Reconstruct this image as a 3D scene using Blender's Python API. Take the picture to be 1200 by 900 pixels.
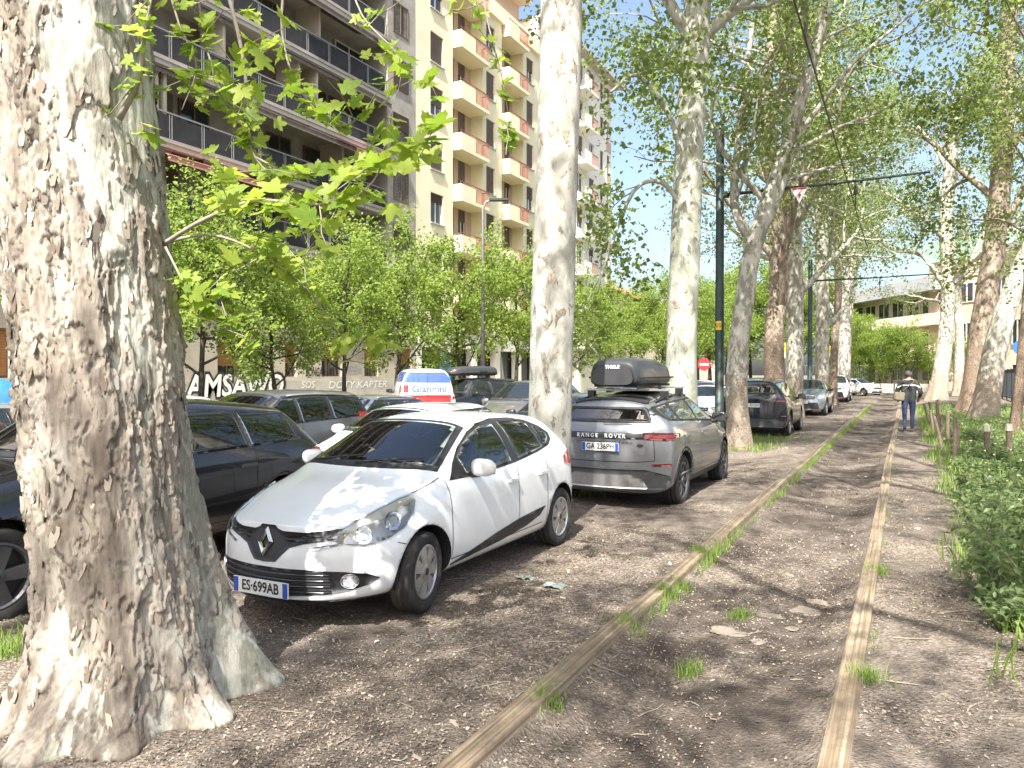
import bpy, bmesh, math, random
import numpy as np
from mathutils import Vector, Matrix, Quaternion
from mathutils.bvhtree import BVHTree
from mathutils.geometry import delaunay_2d_cdt
R = math.radians
PI = math.pi
random.seed(7); rng = np.random.default_rng(7)
scene = bpy.context.scene
for o in list(bpy.data.objects): bpy.data.objects.remove(o)
col = scene.collection

# ------------------------------------------------------------------ camera, sky, sun, exposure
CAMH = 1.75; YAW = R(27.1); HORY = 438.0; FPX = 900.0
cam_d = bpy.data.cameras.new('camera'); cam = bpy.data.objects.new('camera', cam_d); col.objects.link(cam)
cam.location = (0, 0, CAMH)
cam.rotation_euler = (R(90) - math.atan((450 - HORY) / FPX), 0, YAW)
cam_d.sensor_width = 36; cam_d.lens = 36 * FPX / 1200; cam_d.clip_start = .05; cam_d.clip_end = 3000
scene.camera = cam
SUN_EL = R(52); SUN_AZ = R(170.4)          # azimuth clockwise from +Y
world = bpy.data.worlds.new('World'); scene.world = world; world.use_nodes = True
wn = world.node_tree.nodes; wl = world.node_tree.links
bg = wn['Background']
sky = wn.new('ShaderNodeTexSky'); sky.sky_type = 'NISHITA'; sky.sun_disc = False
sky.sun_elevation = SUN_EL; sky.sun_rotation = SUN_AZ; sky.air_density = 1.0; sky.dust_density = 4.0; sky.ozone_density = .4
wl.new(sky.outputs[0], bg.inputs[0]); bg.inputs[1].default_value = .11
sun_d = bpy.data.lights.new('sun', 'SUN'); sun_o = bpy.data.objects.new('sun', sun_d); col.objects.link(sun_o)
sun_d.energy = 5.0; sun_d.angle = R(.53); sun_d.color = (1, .965, .905)
sdir = Vector((math.sin(SUN_AZ) * math.cos(SUN_EL), math.cos(SUN_AZ) * math.cos(SUN_EL), math.sin(SUN_EL)))
sun_o.rotation_euler = (-sdir).to_track_quat('-Z', 'Y').to_euler(); sun_o.location = (0, -20, 40)
vs = scene.view_settings
vs.view_transform = 'Standard'; vs.look = 'None'; vs.gamma = 1; vs.use_curve_mapping = False
vs.exposure = 1.65
scene.render.engine = 'CYCLES'
scene.cycles.max_bounces = 7; scene.cycles.transparent_max_bounces = 12
scene.cycles.diffuse_bounces = 4; scene.cycles.glossy_bounces = 3; scene.cycles.transmission_bounces = 4

# ------------------------------------------------------------------ survey helpers (pixel of the photo -> place)
CY, SY = math.cos(YAW), math.sin(YAW)
def at(px, py, d):                          # point seen at a pixel, d metres deep
    r = (px - 600) / FPX * d
    return Vector((r * CY - d * SY, r * SY + d * CY, CAMH - (py - HORY) / FPX * d))
def onX(px, X):                             # depth and Y where a pixel column meets the plane X
    r = (px - 600) / FPX
    d = X / (r * CY - SY)
    return d, d * (r * SY + CY)
def zat(py, d): return CAMH - (py - HORY) / FPX * d

# ------------------------------------------------------------------ noise
def _h(ix, iy, iz, seed):
    n = (ix.astype(np.int64) * 374761393 + iy.astype(np.int64) * 668265263 + iz.astype(np.int64) * 2147483647 + seed * 1274126177) & 0xffffffff
    n = ((n ^ (n >> 13)) * 1274126177) & 0xffffffff
    n = ((n ^ (n >> 16)) * 2246822519) & 0xffffffff
    return (n ^ (n >> 15)) / 4294967295.0
def vnoise(x, y, z=0., seed=0):
    x, y, z = np.broadcast_arrays(np.asarray(x, float), np.asarray(y, float), np.asarray(z, float))
    ix, iy, iz = np.floor(x), np.floor(y), np.floor(z)
    fx, fy, fz = x - ix, y - iy, z - iz
    fx, fy, fz = [f * f * (3 - 2 * f) for f in (fx, fy, fz)]
    r = 0
    for a in (0, 1):
        for b in (0, 1):
            for c in (0, 1):
                r = r + _h(ix + a, iy + b, iz + c, seed) * (fx if a else 1 - fx) * (fy if b else 1 - fy) * (fz if c else 1 - fz)
    return r * 2 - 1
def fbm(x, y, z=0., o=4, seed=0):
    r = 0; a = .5; f = 1.
    for i in range(o):
        r = r + a * vnoise(np.asarray(x) * f, np.asarray(y) * f, np.asarray(z) * f, seed + i); a *= .5; f *= 2.03
    return r
def voro(x, y, seed=0):
    ix, iy = np.floor(x), np.floor(y)
    f1 = np.full(x.shape, 9.); f2 = f1.copy(); idv = np.zeros(x.shape); oy = np.zeros(x.shape)
    for a in (-1, 0, 1):
        for b in (-1, 0, 1):
            cx = ix + a; cy = iy + b
            jx = cx + .1 + .8 * _h(cx, cy, cx * 0, seed); jy = cy + .1 + .8 * _h(cx, cy, cx * 0 + 1, seed)
            d = np.hypot(x - jx, y - jy); h = _h(cx, cy, cx * 0 + 2, seed)
            m = d < f1
            f2 = np.where(m, f1, np.minimum(f2, d)); idv = np.where(m, h, idv); oy = np.where(m, y - jy, oy); f1 = np.where(m, d, f1)
    return f1, f2, idv, oy

# ------------------------------------------------------------------ objects
def tag(o, label=None, cat=None, group=None, kind=None):
    if label: o['label'] = label
    if cat: o['category'] = cat
    if group: o['group'] = group
    if kind: o['kind'] = kind
    return o
def empty(name, loc=(0, 0, 0), rz=0, label=None, cat=None, group=None):
    o = bpy.data.objects.new(name, None); col.objects.link(o); o.location = loc; o.rotation_euler = (0, 0, rz)
    o.empty_display_size = .2
    return tag(o, label, cat, group)
def link(name, me, parent=None, loc=None, rot=None, scale=None):
    o = bpy.data.objects.new(name, me); col.objects.link(o)
    if parent: o.parent = parent
    if loc is not None: o.location = loc
    if rot is not None: o.rotation_euler = rot
    if scale is not None: o.scale = scale
    return o
def copy_tree(o, parent=None):
    c = o.copy(); col.objects.link(c); c.parent = parent
    for ch in list(o.children): copy_tree(ch, c)
    return c
class MB:
    """collects simple shapes, builds ONE mesh object"""
    def __init__(s): s.v = []; s.f = []; s.m = []
    def add(s, vs, fs, mi=0):
        n = len(s.v); s.v += [tuple(v) for v in vs]; s.f += [tuple(i + n for i in f) for f in fs]; s.m += [mi] * len(fs); return s
    def box(s, x0, y0, z0, x1, y1, z1, mi=0, M=None):
        vs = [Vector((x, y, z)) for z in (z0, z1) for y in (y0, y1) for x in (x0, x1)]
        if M: vs = [M @ v for v in vs]
        return s.add(vs, [(0, 2, 3, 1), (4, 5, 7, 6), (0, 1, 5, 4), (1, 3, 7, 5), (3, 2, 6, 7), (2, 0, 4, 6)], mi)
    def tube(s, pts, rad, n=8, cap=True, mi=0):
        pts = [Vector(p) for p in pts]; k = len(pts)
        if not hasattr(rad, '__len__'): rad = [rad] * k
        vs = []; t0 = (pts[1] - pts[0]).normalized()
        ref = Vector((1, 0, 0)) if abs(t0.x) < .8 else Vector((0, 1, 0))
        u = t0.cross(ref).normalized()
        for i, p in enumerate(pts):
            t = (pts[min(i + 1, k - 1)] - pts[max(i - 1, 0)]).normalized()
            u = (u - t * u.dot(t)); u.normalize(); w = t.cross(u)
            for j in range(n):
                a = 2 * PI * j / n; vs.append(p + (u * math.cos(a) + w * math.sin(a)) * rad[i])
        fs = [(i * n + j, i * n + (j + 1) % n, (i + 1) * n + (j + 1) % n, (i + 1) * n + j) for i in range(k - 1) for j in range(n)]
        if cap: fs += [tuple(range(n - 1, -1, -1)), tuple((k - 1) * n + j for j in range(n))]
        return s.add(vs, fs, mi)
    def lathe(s, prof, n=24, M=None, mi=0, closed=False):       # prof: (r, z) about z
        vs = []
        for r, z in prof:
            for j in range(n):
                a = 2 * PI * j / n; v = Vector((r * math.cos(a), r * math.sin(a), z)); vs.append(M @ v if M else v)
        k = len(prof); fs = []
        for i in range(k - 1 + (1 if closed else 0)):
            a = i; b = (i + 1) % k
            fs += [(a * n + j, a * n + (j + 1) % n, b * n + (j + 1) % n, b * n + j) for j in range(n)]
        return s.add(vs, fs, mi)
    def prism(s, poly, z0, z1, M=None, mi=0):
        n = len(poly)
        vs = [Vector((x, y, z0)) for x, y in poly] + [Vector((x, y, z1)) for x, y in poly]
        if M: vs = [M @ v for v in vs]
        return s.add(vs, [tuple(range(n - 1, -1, -1)), tuple(range(n, 2 * n))] + [(i, (i + 1) % n, n + (i + 1) % n, n + i) for i in range(n)], mi)
    def mesh(s, name, mats, smooth=False):
        me = bpy.data.meshes.new(name); me.from_pydata(s.v, [], s.f)
        for m in (mats if isinstance(mats, (list, tuple)) else [mats]): me.materials.append(m)
        if any(s.m): me.polygons.foreach_set('material_index', s.m)
        if smooth: me.polygons.foreach_set('use_smooth', [True] * len(s.f))
        me.update(); return me
    def build(s, name, mats, parent=None, smooth=False, loc=None, rot=None):
        return link(name, s.mesh(name, mats, smooth), parent, loc, rot)
def np_mesh(name, V, F, mats, smooth=False, attr=None, mi=None):
    V = np.asarray(V, np.float32); F = np.asarray(F, np.int32); k = F.shape[1]
    me = bpy.data.meshes.new(name)
    me.vertices.add(len(V)); me.vertices.foreach_set('co', V.ravel())
    me.loops.add(F.size); me.loops.foreach_set('vertex_index', F.ravel())
    me.polygons.add(len(F)); me.polygons.foreach_set('loop_start', np.arange(len(F), dtype=np.int32) * k)
    me.polygons.foreach_set('loop_total', np.full(len(F), k, np.int32))
    for m in (mats if isinstance(mats, (list, tuple)) else [mats]): me.materials.append(m)
    if mi is not None: me.polygons.foreach_set('material_index', np.asarray(mi, np.int32))
    if smooth: me.polygons.foreach_set('use_smooth', np.ones(len(F), bool))
    if attr:
        for nm, val in attr.items():
            a = me.attributes.new(nm, 'FLOAT', 'POINT'); a.data.foreach_set('value', np.asarray(val, np.float32))
    me.update(calc_edges=True); return me
def grid_faces(nu, nv, wrap=False):
    i = np.arange(nv - 1)[:, None]; j = np.arange(nu if wrap else nu - 1)[None]
    j2 = (j + 1) % nu
    return np.stack([i * nu + j, i * nu + j2, (i + 1) * nu + j2, (i + 1) * nu + j], -1).reshape(-1, 4)
_tmp = bpy.data.scenes.new('workbench')
def bake(ob):
    """mesh of an object with its modifiers applied, worked out away from the big scene"""
    _tmp.view_layers[0].update(); dg = _tmp.view_layers[0].depsgraph; dg.update()
    return bpy.data.meshes.new_from_object(ob.evaluated_get(dg))
def text_mesh(name, s, size, mat, extrude=0., offset=0., spacing=1., align='CENTER', shear=0., bold=0.):
    cu = bpy.data.curves.new(name, 'FONT'); cu.body = s; cu.size = size; cu.extrude = extrude; cu.offset = offset + bold
    cu.align_x = align; cu.align_y = 'CENTER'; cu.space_character = spacing; cu.shear = shear; cu.resolution_u = 3
    ob = bpy.data.objects.new(name, cu); _tmp.collection.objects.link(ob); me = bake(ob)
    bpy.data.objects.remove(ob); me.materials.clear(); me.materials.append(mat); me.name = name
    return me
# flat things on a wall facing +X: text x -> -Y?  (seen from +X, right is +Y)
ROT_PX = (R(90), 0, R(90))

# ------------------------------------------------------------------ materials
MATS = {}
def nodes_of(m): return m.node_tree.nodes, m.node_tree.links
def principled(name, base=(.5, .5, .5), rough=.6, metal=0., coat=0., spec=.5):
    m = bpy.data.materials.new(name); m.use_nodes = True; n, l = nodes_of(m); b = n['Principled BSDF']
    b.inputs['Base Color'].default_value = (*base, 1); b.inputs['Roughness'].default_value = rough
    b.inputs['Metallic'].default_value = metal; b.inputs['Coat Weight'].default_value = coat
    b.inputs['Coat Roughness'].default_value = .04; b.inputs['Specular IOR Level'].default_value = spec
    MATS[name] = m; return m
def noise_node(n, l, scale, detail=4, rough=.6, coord=None, dist=0.):
    t = n.new('ShaderNodeTexNoise'); t.inputs['Scale'].default_value = scale; t.inputs['Detail'].default_value = detail
    t.inputs['Roughness'].default_value = rough; t.inputs['Distortion'].default_value = dist
    if coord is not None: l.new(coord, t.inputs['Vector'])
    return t
def ramp(n, l, fac, stops):
    r = n.new('ShaderNodeValToRGB'); e = r.color_ramp.elements
    while len(e) < len(stops): e.new(.5)
    for el, (p, c) in zip(e, stops): el.position = p; el.color = (*c, 1) if len(c) == 3 else c
    l.new(fac, r.inputs[0]); return r.outputs[0]
def mixc(n, l, fac, a, b, mode='MIX'):
    x = n.new('ShaderNodeMix'); x.data_type = 'RGBA'; x.blend_type = mode
    for sock, v in ((x.inputs[0], fac), (x.inputs[6], a), (x.inputs[7], b)):
        if isinstance(v, (int, float)): sock.default_value = v
        elif isinstance(v, tuple): sock.default_value = (*v, 1)
        else: l.new(v, sock)
    return x.outputs[2]
def bump(n, l, h, strength, dist, b):
    x = n.new('ShaderNodeBump'); x.inputs['Strength'].default_value = strength; x.inputs['Distance'].default_value = dist
    l.new(h, x.inputs['Height']); l.new(x.outputs[0], b.inputs['Normal']); return x
def coords(n, kind='Object'):
    return n.new('ShaderNodeTexCoord').outputs[kind]
def scaled(n, l, vec, s):
    m = n.new('ShaderNodeMapping'); m.inputs['Scale'].default_value = s; l.new(vec, m.inputs['Vector']); return m.outputs[0]
def weathered(name, base, var=.25, scale=3., rough=.8, metal=0., bumpd=.004, bscale=40., stretch=(1, 1, 1), coat=0., kind='Object', dirt=None, spec=.4):
    """colour that drifts and grain relief"""
    m = principled(name, base, rough, metal, coat, spec); n, l = nodes_of(m); b = n['Principled BSDF']
    c = scaled(n, l, coords(n, kind), stretch)
    a = noise_node(n, l, scale, 6, .65, c); g = noise_node(n, l, bscale, 4, .6, c)
    lo = tuple(x * (1 - var) for x in base); hi = tuple(min(1, x * (1 + var)) for x in base)
    cc = ramp(n, l, a.outputs[0], [(.3, lo), (.7, hi)])
    if dirt:
        d = noise_node(n, l, scale * .6, 8, .7, c)
        cc = mixc(n, l, ramp(n, l, d.outputs[0], [(.5, (0, 0, 0)), (.72, (1, 1, 1))]), cc, dirt)
    l.new(cc, b.inputs['Base Color'])
    if bumpd: bump(n, l, g.outputs[0], .6, bumpd, b)
    return m
def paint(name, base, metal=0., rough=.42, dust=.12):
    m = principled(name, base, rough, metal, 1.0); n, l = nodes_of(m); b = n['Principled BSDF']
    c = coords(n); a = noise_node(n, l, 2.2, 8, .7, c); geo = n.new('ShaderNodeSeparateXYZ'); l.new(c, geo.inputs[0])
    d1 = ramp(n, l, a.outputs[0], [(.45, (0, 0, 0)), (.8, (dust, dust, dust))])
    low = n.new('ShaderNodeMapRange'); low.inputs[1].default_value = .6; low.inputs[2].default_value = .2; low.inputs[3].default_value = 0; low.inputs[4].default_value = dust * 2.0
    l.new(geo.outputs[2], low.inputs[0])
    s = n.new('ShaderNodeMath'); s.operation = 'ADD'; l.new(d1, s.inputs[0]); l.new(low.outputs[0], s.inputs[1])
    l.new(mixc(n, l, s.outputs[0], base, (.33, .28, .22)), b.inputs['Base Color'])
    cr = n.new('ShaderNodeMath'); cr.operation = 'MULTIPLY_ADD'; cr.inputs[1].default_value = .9; cr.inputs[2].default_value = .03
    l.new(s.outputs[0], cr.inputs[0]); l.new(cr.outputs[0], b.inputs['Coat Roughness'])
    return m
def leaf_mat(name, c1, c2, trans=.5, attr_scale=.9):
    m = bpy.data.materials.new(name); m.use_nodes = True; n, l = nodes_of(m); b = n['Principled BSDF']
    g = n.new('ShaderNodeNewGeometry')
    a = noise_node(n, l, attr_scale, 3, .6, coords(n))
    t = n.new('ShaderNodeMath'); t.operation = 'MULTIPLY_ADD'; t.inputs[1].default_value = .45; oi = n.new('ShaderNodeObjectInfo'); fr_ = n.new('ShaderNodeMath'); fr_.operation = 'ADD'; l.new(g.outputs['Random Per Island'], fr_.inputs[0]); l.new(oi.outputs['Random'], fr_.inputs[1]); f2_ = n.new('ShaderNodeMath'); f2_.operation = 'FRACT'; l.new(fr_.outputs[0], f2_.inputs[0]); l.new(f2_.outputs[0], t.inputs[0])
    q = n.new('ShaderNodeMath'); q.operation = 'MULTIPLY'; q.inputs[1].default_value = .6; l.new(a.outputs[0], q.inputs[0]); l.new(q.outputs[0], t.inputs[2])
    cc = ramp(n, l, t.outputs[0], [(.2, c1), (.8, c2)])
    l.new(cc, b.inputs['Base Color']); b.inputs['Roughness'].default_value = .5; b.inputs['Specular IOR Level'].default_value = .35
    tr = n.new('ShaderNodeBsdfTranslucent')
    hs = n.new('ShaderNodeHueSaturation'); hs.inputs['Saturation'].default_value = 1.05; hs.inputs['Value'].default_value = 1.7; l.new(cc, hs.inputs['Color']); l.new(hs.outputs[0], tr.inputs[0])
    mx = n.new('ShaderNodeMixShader'); mx.inputs[0].default_value = trans
    l.new(b.outputs[0], mx.inputs[1]); l.new(tr.outputs[0], mx.inputs[2]); l.new(mx.outputs[0], n['Material Output'].inputs[0])
    MATS[name] = m; return m
def clear_glass(name, tint=(.55, .6, .58), refl=1.0):
    m = bpy.data.materials.new(name); m.use_nodes = True; n, l = nodes_of(m); n.remove(n['Principled BSDF'])
    tr = n.new('ShaderNodeBsdfTransparent'); tr.inputs[0].default_value = (*tint, 1)
    gl = n.new('ShaderNodeBsdfGlossy'); gl.inputs['Roughness'].default_value = .01
    fr = n.new('ShaderNodeFresnel'); fr.inputs[0].default_value = 1.55
    k = n.new('ShaderNodeMath'); k.operation = 'MULTIPLY_ADD'; k.inputs[1].default_value = 1.6 * refl; k.inputs[2].default_value = .04; k.use_clamp = True
    l.new(fr.outputs[0], k.inputs[0])
    mx = n.new('ShaderNodeMixShader'); l.new(k.outputs[0], mx.inputs[0]); l.new(tr.outputs[0], mx.inputs[1]); l.new(gl.outputs[0], mx.inputs[2])
    l.new(mx.outputs[0], n['Material Output'].inputs[0]); MATS[name] = m; return m
def bark_mat(name, cream=(.43, .42, .36), grey=(.25, .245, .20), tan=(.29, .24, .185), dark=(.15, .12, .095), rough_z=2.5, scale=1.0, use_attr=False):
    """plane bark: pale new skin, older grey-green skin, tan flakes that are thick near the foot"""
    m = principled(name, cream, .85, spec=.2); n, l = nodes_of(m); b = n['Principled BSDF']
    c = coords(n); cs = scaled(n, l, c, (1, 1, .55))
    a = noise_node(n, l, 5 * scale, 5, .55, cs, .4); a2 = noise_node(n, l, 9 * scale, 6, .6, cs, .6); f = noise_node(n, l, 45, 5, .6, cs)
    base = ramp(n, l, a.outputs[0], [(.44, grey), (.47, tuple((x + y) / 2 for x, y in zip(grey, cream))), (.50, cream), (.66, tuple(min(1, x * 1.18) for x in cream))])
    if use_attr:
        at_ = n.new('ShaderNodeAttribute'); at_.attribute_name = 'plate'; pl = at_.outputs['Fac']
        e_ = n.new('ShaderNodeAttribute'); e_.attribute_name = 'edge'
        t_ = n.new('ShaderNodeAttribute'); t_.attribute_name = 'tone'
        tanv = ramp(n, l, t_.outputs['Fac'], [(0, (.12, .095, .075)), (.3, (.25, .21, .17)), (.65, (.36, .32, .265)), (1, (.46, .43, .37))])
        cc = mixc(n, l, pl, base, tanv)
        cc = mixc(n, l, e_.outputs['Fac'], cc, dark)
        fib = noise_node(n, l, 38, 6, .65, scaled(n, l, c, (1, 1, .22)), .3); cc = mixc(n, l, .45, cc, ramp(n, l, fib.outputs[0], [(.32, (.18, .17, .16)), (.5, (.5, .5, .5)), (.68, (.74, .74, .74))]), 'OVERLAY')
        h = fib
    else:
        sp = n.new('ShaderNodeSeparateXYZ'); l.new(c, sp.inputs[0])
        mr = n.new('ShaderNodeMapRange'); mr.inputs[1].default_value = 0; mr.inputs[2].default_value = rough_z; mr.inputs[3].default_value = .28; mr.inputs[4].default_value = -.02
        l.new(sp.outputs[2], mr.inputs[0])
        ad = n.new('ShaderNodeMath'); ad.operation = 'ADD'; l.new(a2.outputs[0], ad.inputs[0]); l.new(mr.outputs[0], ad.inputs[1])
        fl = ramp(n, l, ad.outputs[0], [(.56, (0, 0, 0)), (.60, (1, 1, 1))])
        cc = mixc(n, l, fl, base, ramp(n, l, f.outputs[0], [(.35, dark), (.5, tan), (.7, tuple(min(1, x * 1.25) for x in tan))]))
        mxh = n.new('ShaderNodeMath'); mxh.operation = 'MULTIPLY_ADD'; mxh.inputs[1].default_value = .5; l.new(f.outputs[0], mxh.inputs[0]); l.new(fl, mxh.inputs[2]); h = mxh
    fine = mixc(n, l, .35, cc, ramp(n, l, f.outputs[0], [(.3, (.35, .33, .3)), (.7, (.62, .62, .62))]), 'OVERLAY')
    l.new(fine, b.inputs['Base Color'])
    bump(n, l, h.outputs[0], .7, .012, b)
    return m
bark = bark_mat('plane_bark'); bark_big = bark_mat('plane_bark_flaky', use_attr=True)
bark_brown = bark_mat('plane_bark_brown', (.26, .22, .17), (.17, .14, .11), (.2, .15, .11), (.07, .05, .04), rough_z=5)
bark_white = bark_mat('plane_bark_white', (.47, .46, .40), (.32, .31, .265), rough_z=1.2, scale=.8)
bark_dark = weathered('street_tree_bark', (.06, .05, .04), .4, 6, .9, bumpd=.01, bscale=25)
leaf_plane = leaf_mat('plane_leaves', (.10, .145, .035), (.21, .26, .08), .58)
leaf_far = leaf_mat('plane_leaves_olive', (.11, .145, .04), (.21, .245, .085), .58)
leaf_street = leaf_mat('street_tree_leaves', (.12, .18, .03), (.26, .33, .08), .58)
leaf_close = leaf_mat('young_plane_leaf', (.13, .22, .025), (.33, .39, .07), .55)
leaf_weed = leaf_mat('weed_leaves', (.12, .18, .065), (.25, .32, .14), .45)
grass_m = leaf_mat('grass_blades', (.12, .20, .03), (.24, .34, .07), .45, 3.)
concrete = weathered('concrete', (.36, .33, .29), .2, .8, .9, dirt=(.22, .2, .17))
concrete_l = weathered('slab_concrete', (.46, .43, .38), .15, 1.5, .85)
grey_brick = weathered('grey_cladding', (.30, .29, .27), .2, 2, .85)
beige_wall = weathered('beige_wall', (.46, .41, .33), .14, .7, .9, dirt=(.33, .29, .23))
plinth_m = weathered('plinth_stone', (.38, .36, .32), .2, 1.2, .85)
yellow_wall = weathered('yellow_stucco', (.78, .71, .50), .06, .5, .9, bumpd=.002, dirt=(.68, .60, .42))
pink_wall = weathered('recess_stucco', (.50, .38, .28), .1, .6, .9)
white_wall = weathered('white_stucco', (.74, .71, .64), .07, .4, .9)
ochre_wall = weathered('pale_brick', (.62, .47, .35), .12, .8, .9)
cream_wall = weathered('cream_wall', (.78, .68, .52), .08, .5, .9)
green_tin = weathered('green_roof_sheet', (.32, .52, .38), .15, 1, .6)
roof_grey = weathered('roof_metal', (.42, .42, .42), .12, 1, .6)
white_metal = weathered('white_metal', (.22, .22, .215), .08, 2, .5)
dark_panel = weathered('balcony_panel', (.04, .04, .042), .25, 1.5, .7, bumpd=0, spec=.08)
rust_rail = weathered('red_railing', (.30, .12, .08), .2, 3, .6)
shutter_br = weathered('brown_shutter', (.36, .17, .07), .15, 4, .6)
shutter_dk = weathered('dark_shutter', (.13, .10, .085), .2, 4, .6)
frame_wht = weathered('window_frame_white', (.68, .66, .62), .08, 3, .5, bumpd=0)
frame_brn = weathered('window_frame_brown', (.14, .08, .05), .2, 3, .5, bumpd=0)
awning_dk = weathered('awning_cloth_dark', (.15, .12, .10), .25, 2, .9)
awning_pk = weathered('awning_cloth_pink', (.46, .20, .17), .15, 2, .9)
win_glass = principled('window_glass', (.03, .035, .04), .04, spec=.8)
black_pl = principled('black_plastic', (.02, .02, .021), .5)
dark_in = principled('cabin_dark', (.03, .03, .032), .8)
seat_m = weathered('seat_cloth', (.045, .045, .05), .3, 20, .95)
rubber = weathered('tyre_rubber', (.028, .027, .026), .35, 8, .85, dirt=(.12, .10, .08))
alloy = weathered('silver_wheel', (.46, .46, .46), .12, 6, .35, .7, bumpd=0, dirt=(.2, .17, .14))
alloy_dk = weathered('dark_wheel', (.10, .10, .105), .2, 6, .4, .5, bumpd=0)
chrome = principled('chrome', (.75, .75, .76), .12, 1.)
lens_clear = principled('lamp_lens', (.55, .56, .58), .08, .35, 1.)
lens_red = principled('lamp_red', (.42, .012, .015), .12, 0, 1.)
lens_dkred = principled('lamp_dark_red', (.10, .012, .014), .1, 0, 1.)
lens_orange = principled('lamp_orange', (.7, .25, .03), .15, 0, 1.)
car_glass = principled('car_glass_dark', (.012, .015, .015), .02, 0, 1., .6)
lens_cover = clear_glass('lamp_cover', (.94, .94, .94), .8); glass_clear = clear_glass('car_glass_clear'); glass_priv = clear_glass('car_glass_privacy', (.16, .17, .17), 1.2)
plate_w = principled('plate_white', (.78, .78, .75), .4); plate_b = principled('plate_blue', (.02, .08, .42), .4); ink = principled('plate_ink', (.015, .015, .02), .5)
# ================================================================== GROUND
RL, RR = -1.775, -.266                        # rail centre lines
def sm(a, b, x): t = np.clip((x - a) / (b - a), 0, 1); return t * t * (3 - 2 * t)
def gz(x, y):
    x = np.asarray(x, float); y = np.asarray(y, float)
    z = .03 * fbm(x * .5, y * .5, 0, 4, 3) + .012 * fbm(x * 4, y * 4, 0, 3, 5)
    bed = sm(RL + .03, RL + .42, x) * (1 - sm(RR - .32, RR - .05, x))
    z = z - .045 * sm(RL + .03, RL + .1, x) * (1 - sm(RR - .1, RR - .03, x)) - bed * (.06 + .03 * sm(20, 35, y)) + bed * (.075 * fbm(x * 1.5, y * .7, 0, 4, 11) + .03 * fbm(x * 6, y * 4, 0, 3, 12))
    near = np.exp(-((x - RL + .1) / .12) ** 2) * .0
    z = z + (.16 + .06 * fbm(x, y * .7, 0, 3, 15)) * sm(.45, 1.6, x)
    z = z + .05 * np.exp(-((x + .9) / .5) ** 2) * sm(44, 50, y)
    z = z - .08 * sm(-2.3, -3.2, x) - .08 * sm(-4.5, -9, x)
    # soil heaped
    z = z + .05 * np.exp(-(((x + 3.9) ** 2 + (y - 2.7) ** 2) / .7))
    return z
def axis(knots):
    out = []
    for a, b, s in knots: out += list(np.arange(a, b, s))
    return np.array(out + [knots[-1][1]])
gx = axis([(-900, -60, 120), (-60, -14, 2), (-14, -6, .3), (-6, 2.2, .06), (2.2, 8, .3), (8, 60, 4), (60, 900, 120)])
gy = axis([(-900, -60, 120), (-60, -4, 2), (-4, 1.5, .2), (1.5, 12, .06), (12, 24, .15), (24, 60, .5), (60, 120, 4), (120, 900, 120)])
GX, GY = np.meshgrid(gx, gy)
gm = principled('dirt', (.2, .15, .1), .95, spec=.15); n, l = nodes_of(gm); b = n['Principled BSDF']
c = coords(n)
big = noise_node(n, l, .55, 5, .6, c); mid = noise_node(n, l, 4.5, 6, .65, c); fine = noise_node(n, l, 60, 4, .7, c)
soil = ramp(n, l, mid.outputs[0], [(.25, (.060, .050, .042)), (.5, (.125, .104, .086)), (.75, (.23, .195, .165))])
vo = n.new('ShaderNodeTexVoronoi'); vo.inputs['Scale'].default_value = 55; l.new(c, vo.inputs['Vector'])
sepc = n.new('ShaderNodeSeparateColor'); l.new(vo.outputs['Color'], sepc.inputs[0])
chipc = ramp(n, l, sepc.outputs[0], [(0, (.09, .07, .055)), (.45, (.20, .16, .125)), (.8, (.32, .265, .21)), (1, (.44, .385, .32))])
ck = ramp(n, l, big.outputs[0], [(.40, (.03, .03, .03)), (.62, (.75, .75, .75))])
cc = mixc(n, l, ck, soil, chipc)
sx_ = n.new('ShaderNodeSeparateXYZ'); l.new(c, sx_.inputs[0])
bm1 = n.new('ShaderNodeMapRange'); bm1.interpolation_type = 'SMOOTHSTEP'; bm1.inputs[1].default_value = RL; bm1.inputs[2].default_value = RL + .3; l.new(sx_.outputs[0], bm1.inputs[0])
bm2 = n.new('ShaderNodeMapRange'); bm2.interpolation_type = 'SMOOTHSTEP'; bm2.inputs[1].default_value = RR; bm2.inputs[2].default_value = RR - .3; l.new(sx_.outputs[0], bm2.inputs[0])
bmm = n.new('ShaderNodeMath'); bmm.operation = 'MULTIPLY'; l.new(bm1.outputs[0], bmm.inputs[0]); l.new(bm2.outputs[0], bmm.inputs[1])
bmn = n.new('ShaderNodeMath'); bmn.operation = 'MULTIPLY'; l.new(bmm.outputs[0], bmn.inputs[0]); l.new(ramp(n, l, noise_node(n, l, 1.6, 5, .6, c).outputs[0], [(.38, (.85, .85, .85)), (.62, (.1, .1, .1))]), bmn.inputs[1])
cc = mixc(n, l, bmn.outputs[0], cc, ramp(n, l, mid.outputs[0], [(.3, (.036, .028, .023)), (.7, (.075, .06, .05))]))      # darker soil colour between the rails, in patches
cc = mixc(n, l, .5, cc, ramp(n, l, fine.outputs[0], [(.3, (.25, .25, .25)), (.75, (.72, .72, .72))]), 'OVERLAY')
l.new(cc, b.inputs['Base Color'])
hm = n.new('ShaderNodeMath'); hm.operation = 'MULTIPLY_ADD'; hm.inputs[1].default_value = .5; l.new(fine.outputs[0], hm.inputs[0]); l.new(vo.outputs['Distance'], hm.inputs[2])
bump(n, l, hm.outputs[0], .9, .014, b)
ground = link('ground', np_mesh('ground', np.stack([GX, GY, gz(GX, GY)], -1).reshape(-1, 3), grid_faces(len(gx), len(gy)), gm, True))
tag(ground, kind='structure')
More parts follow.
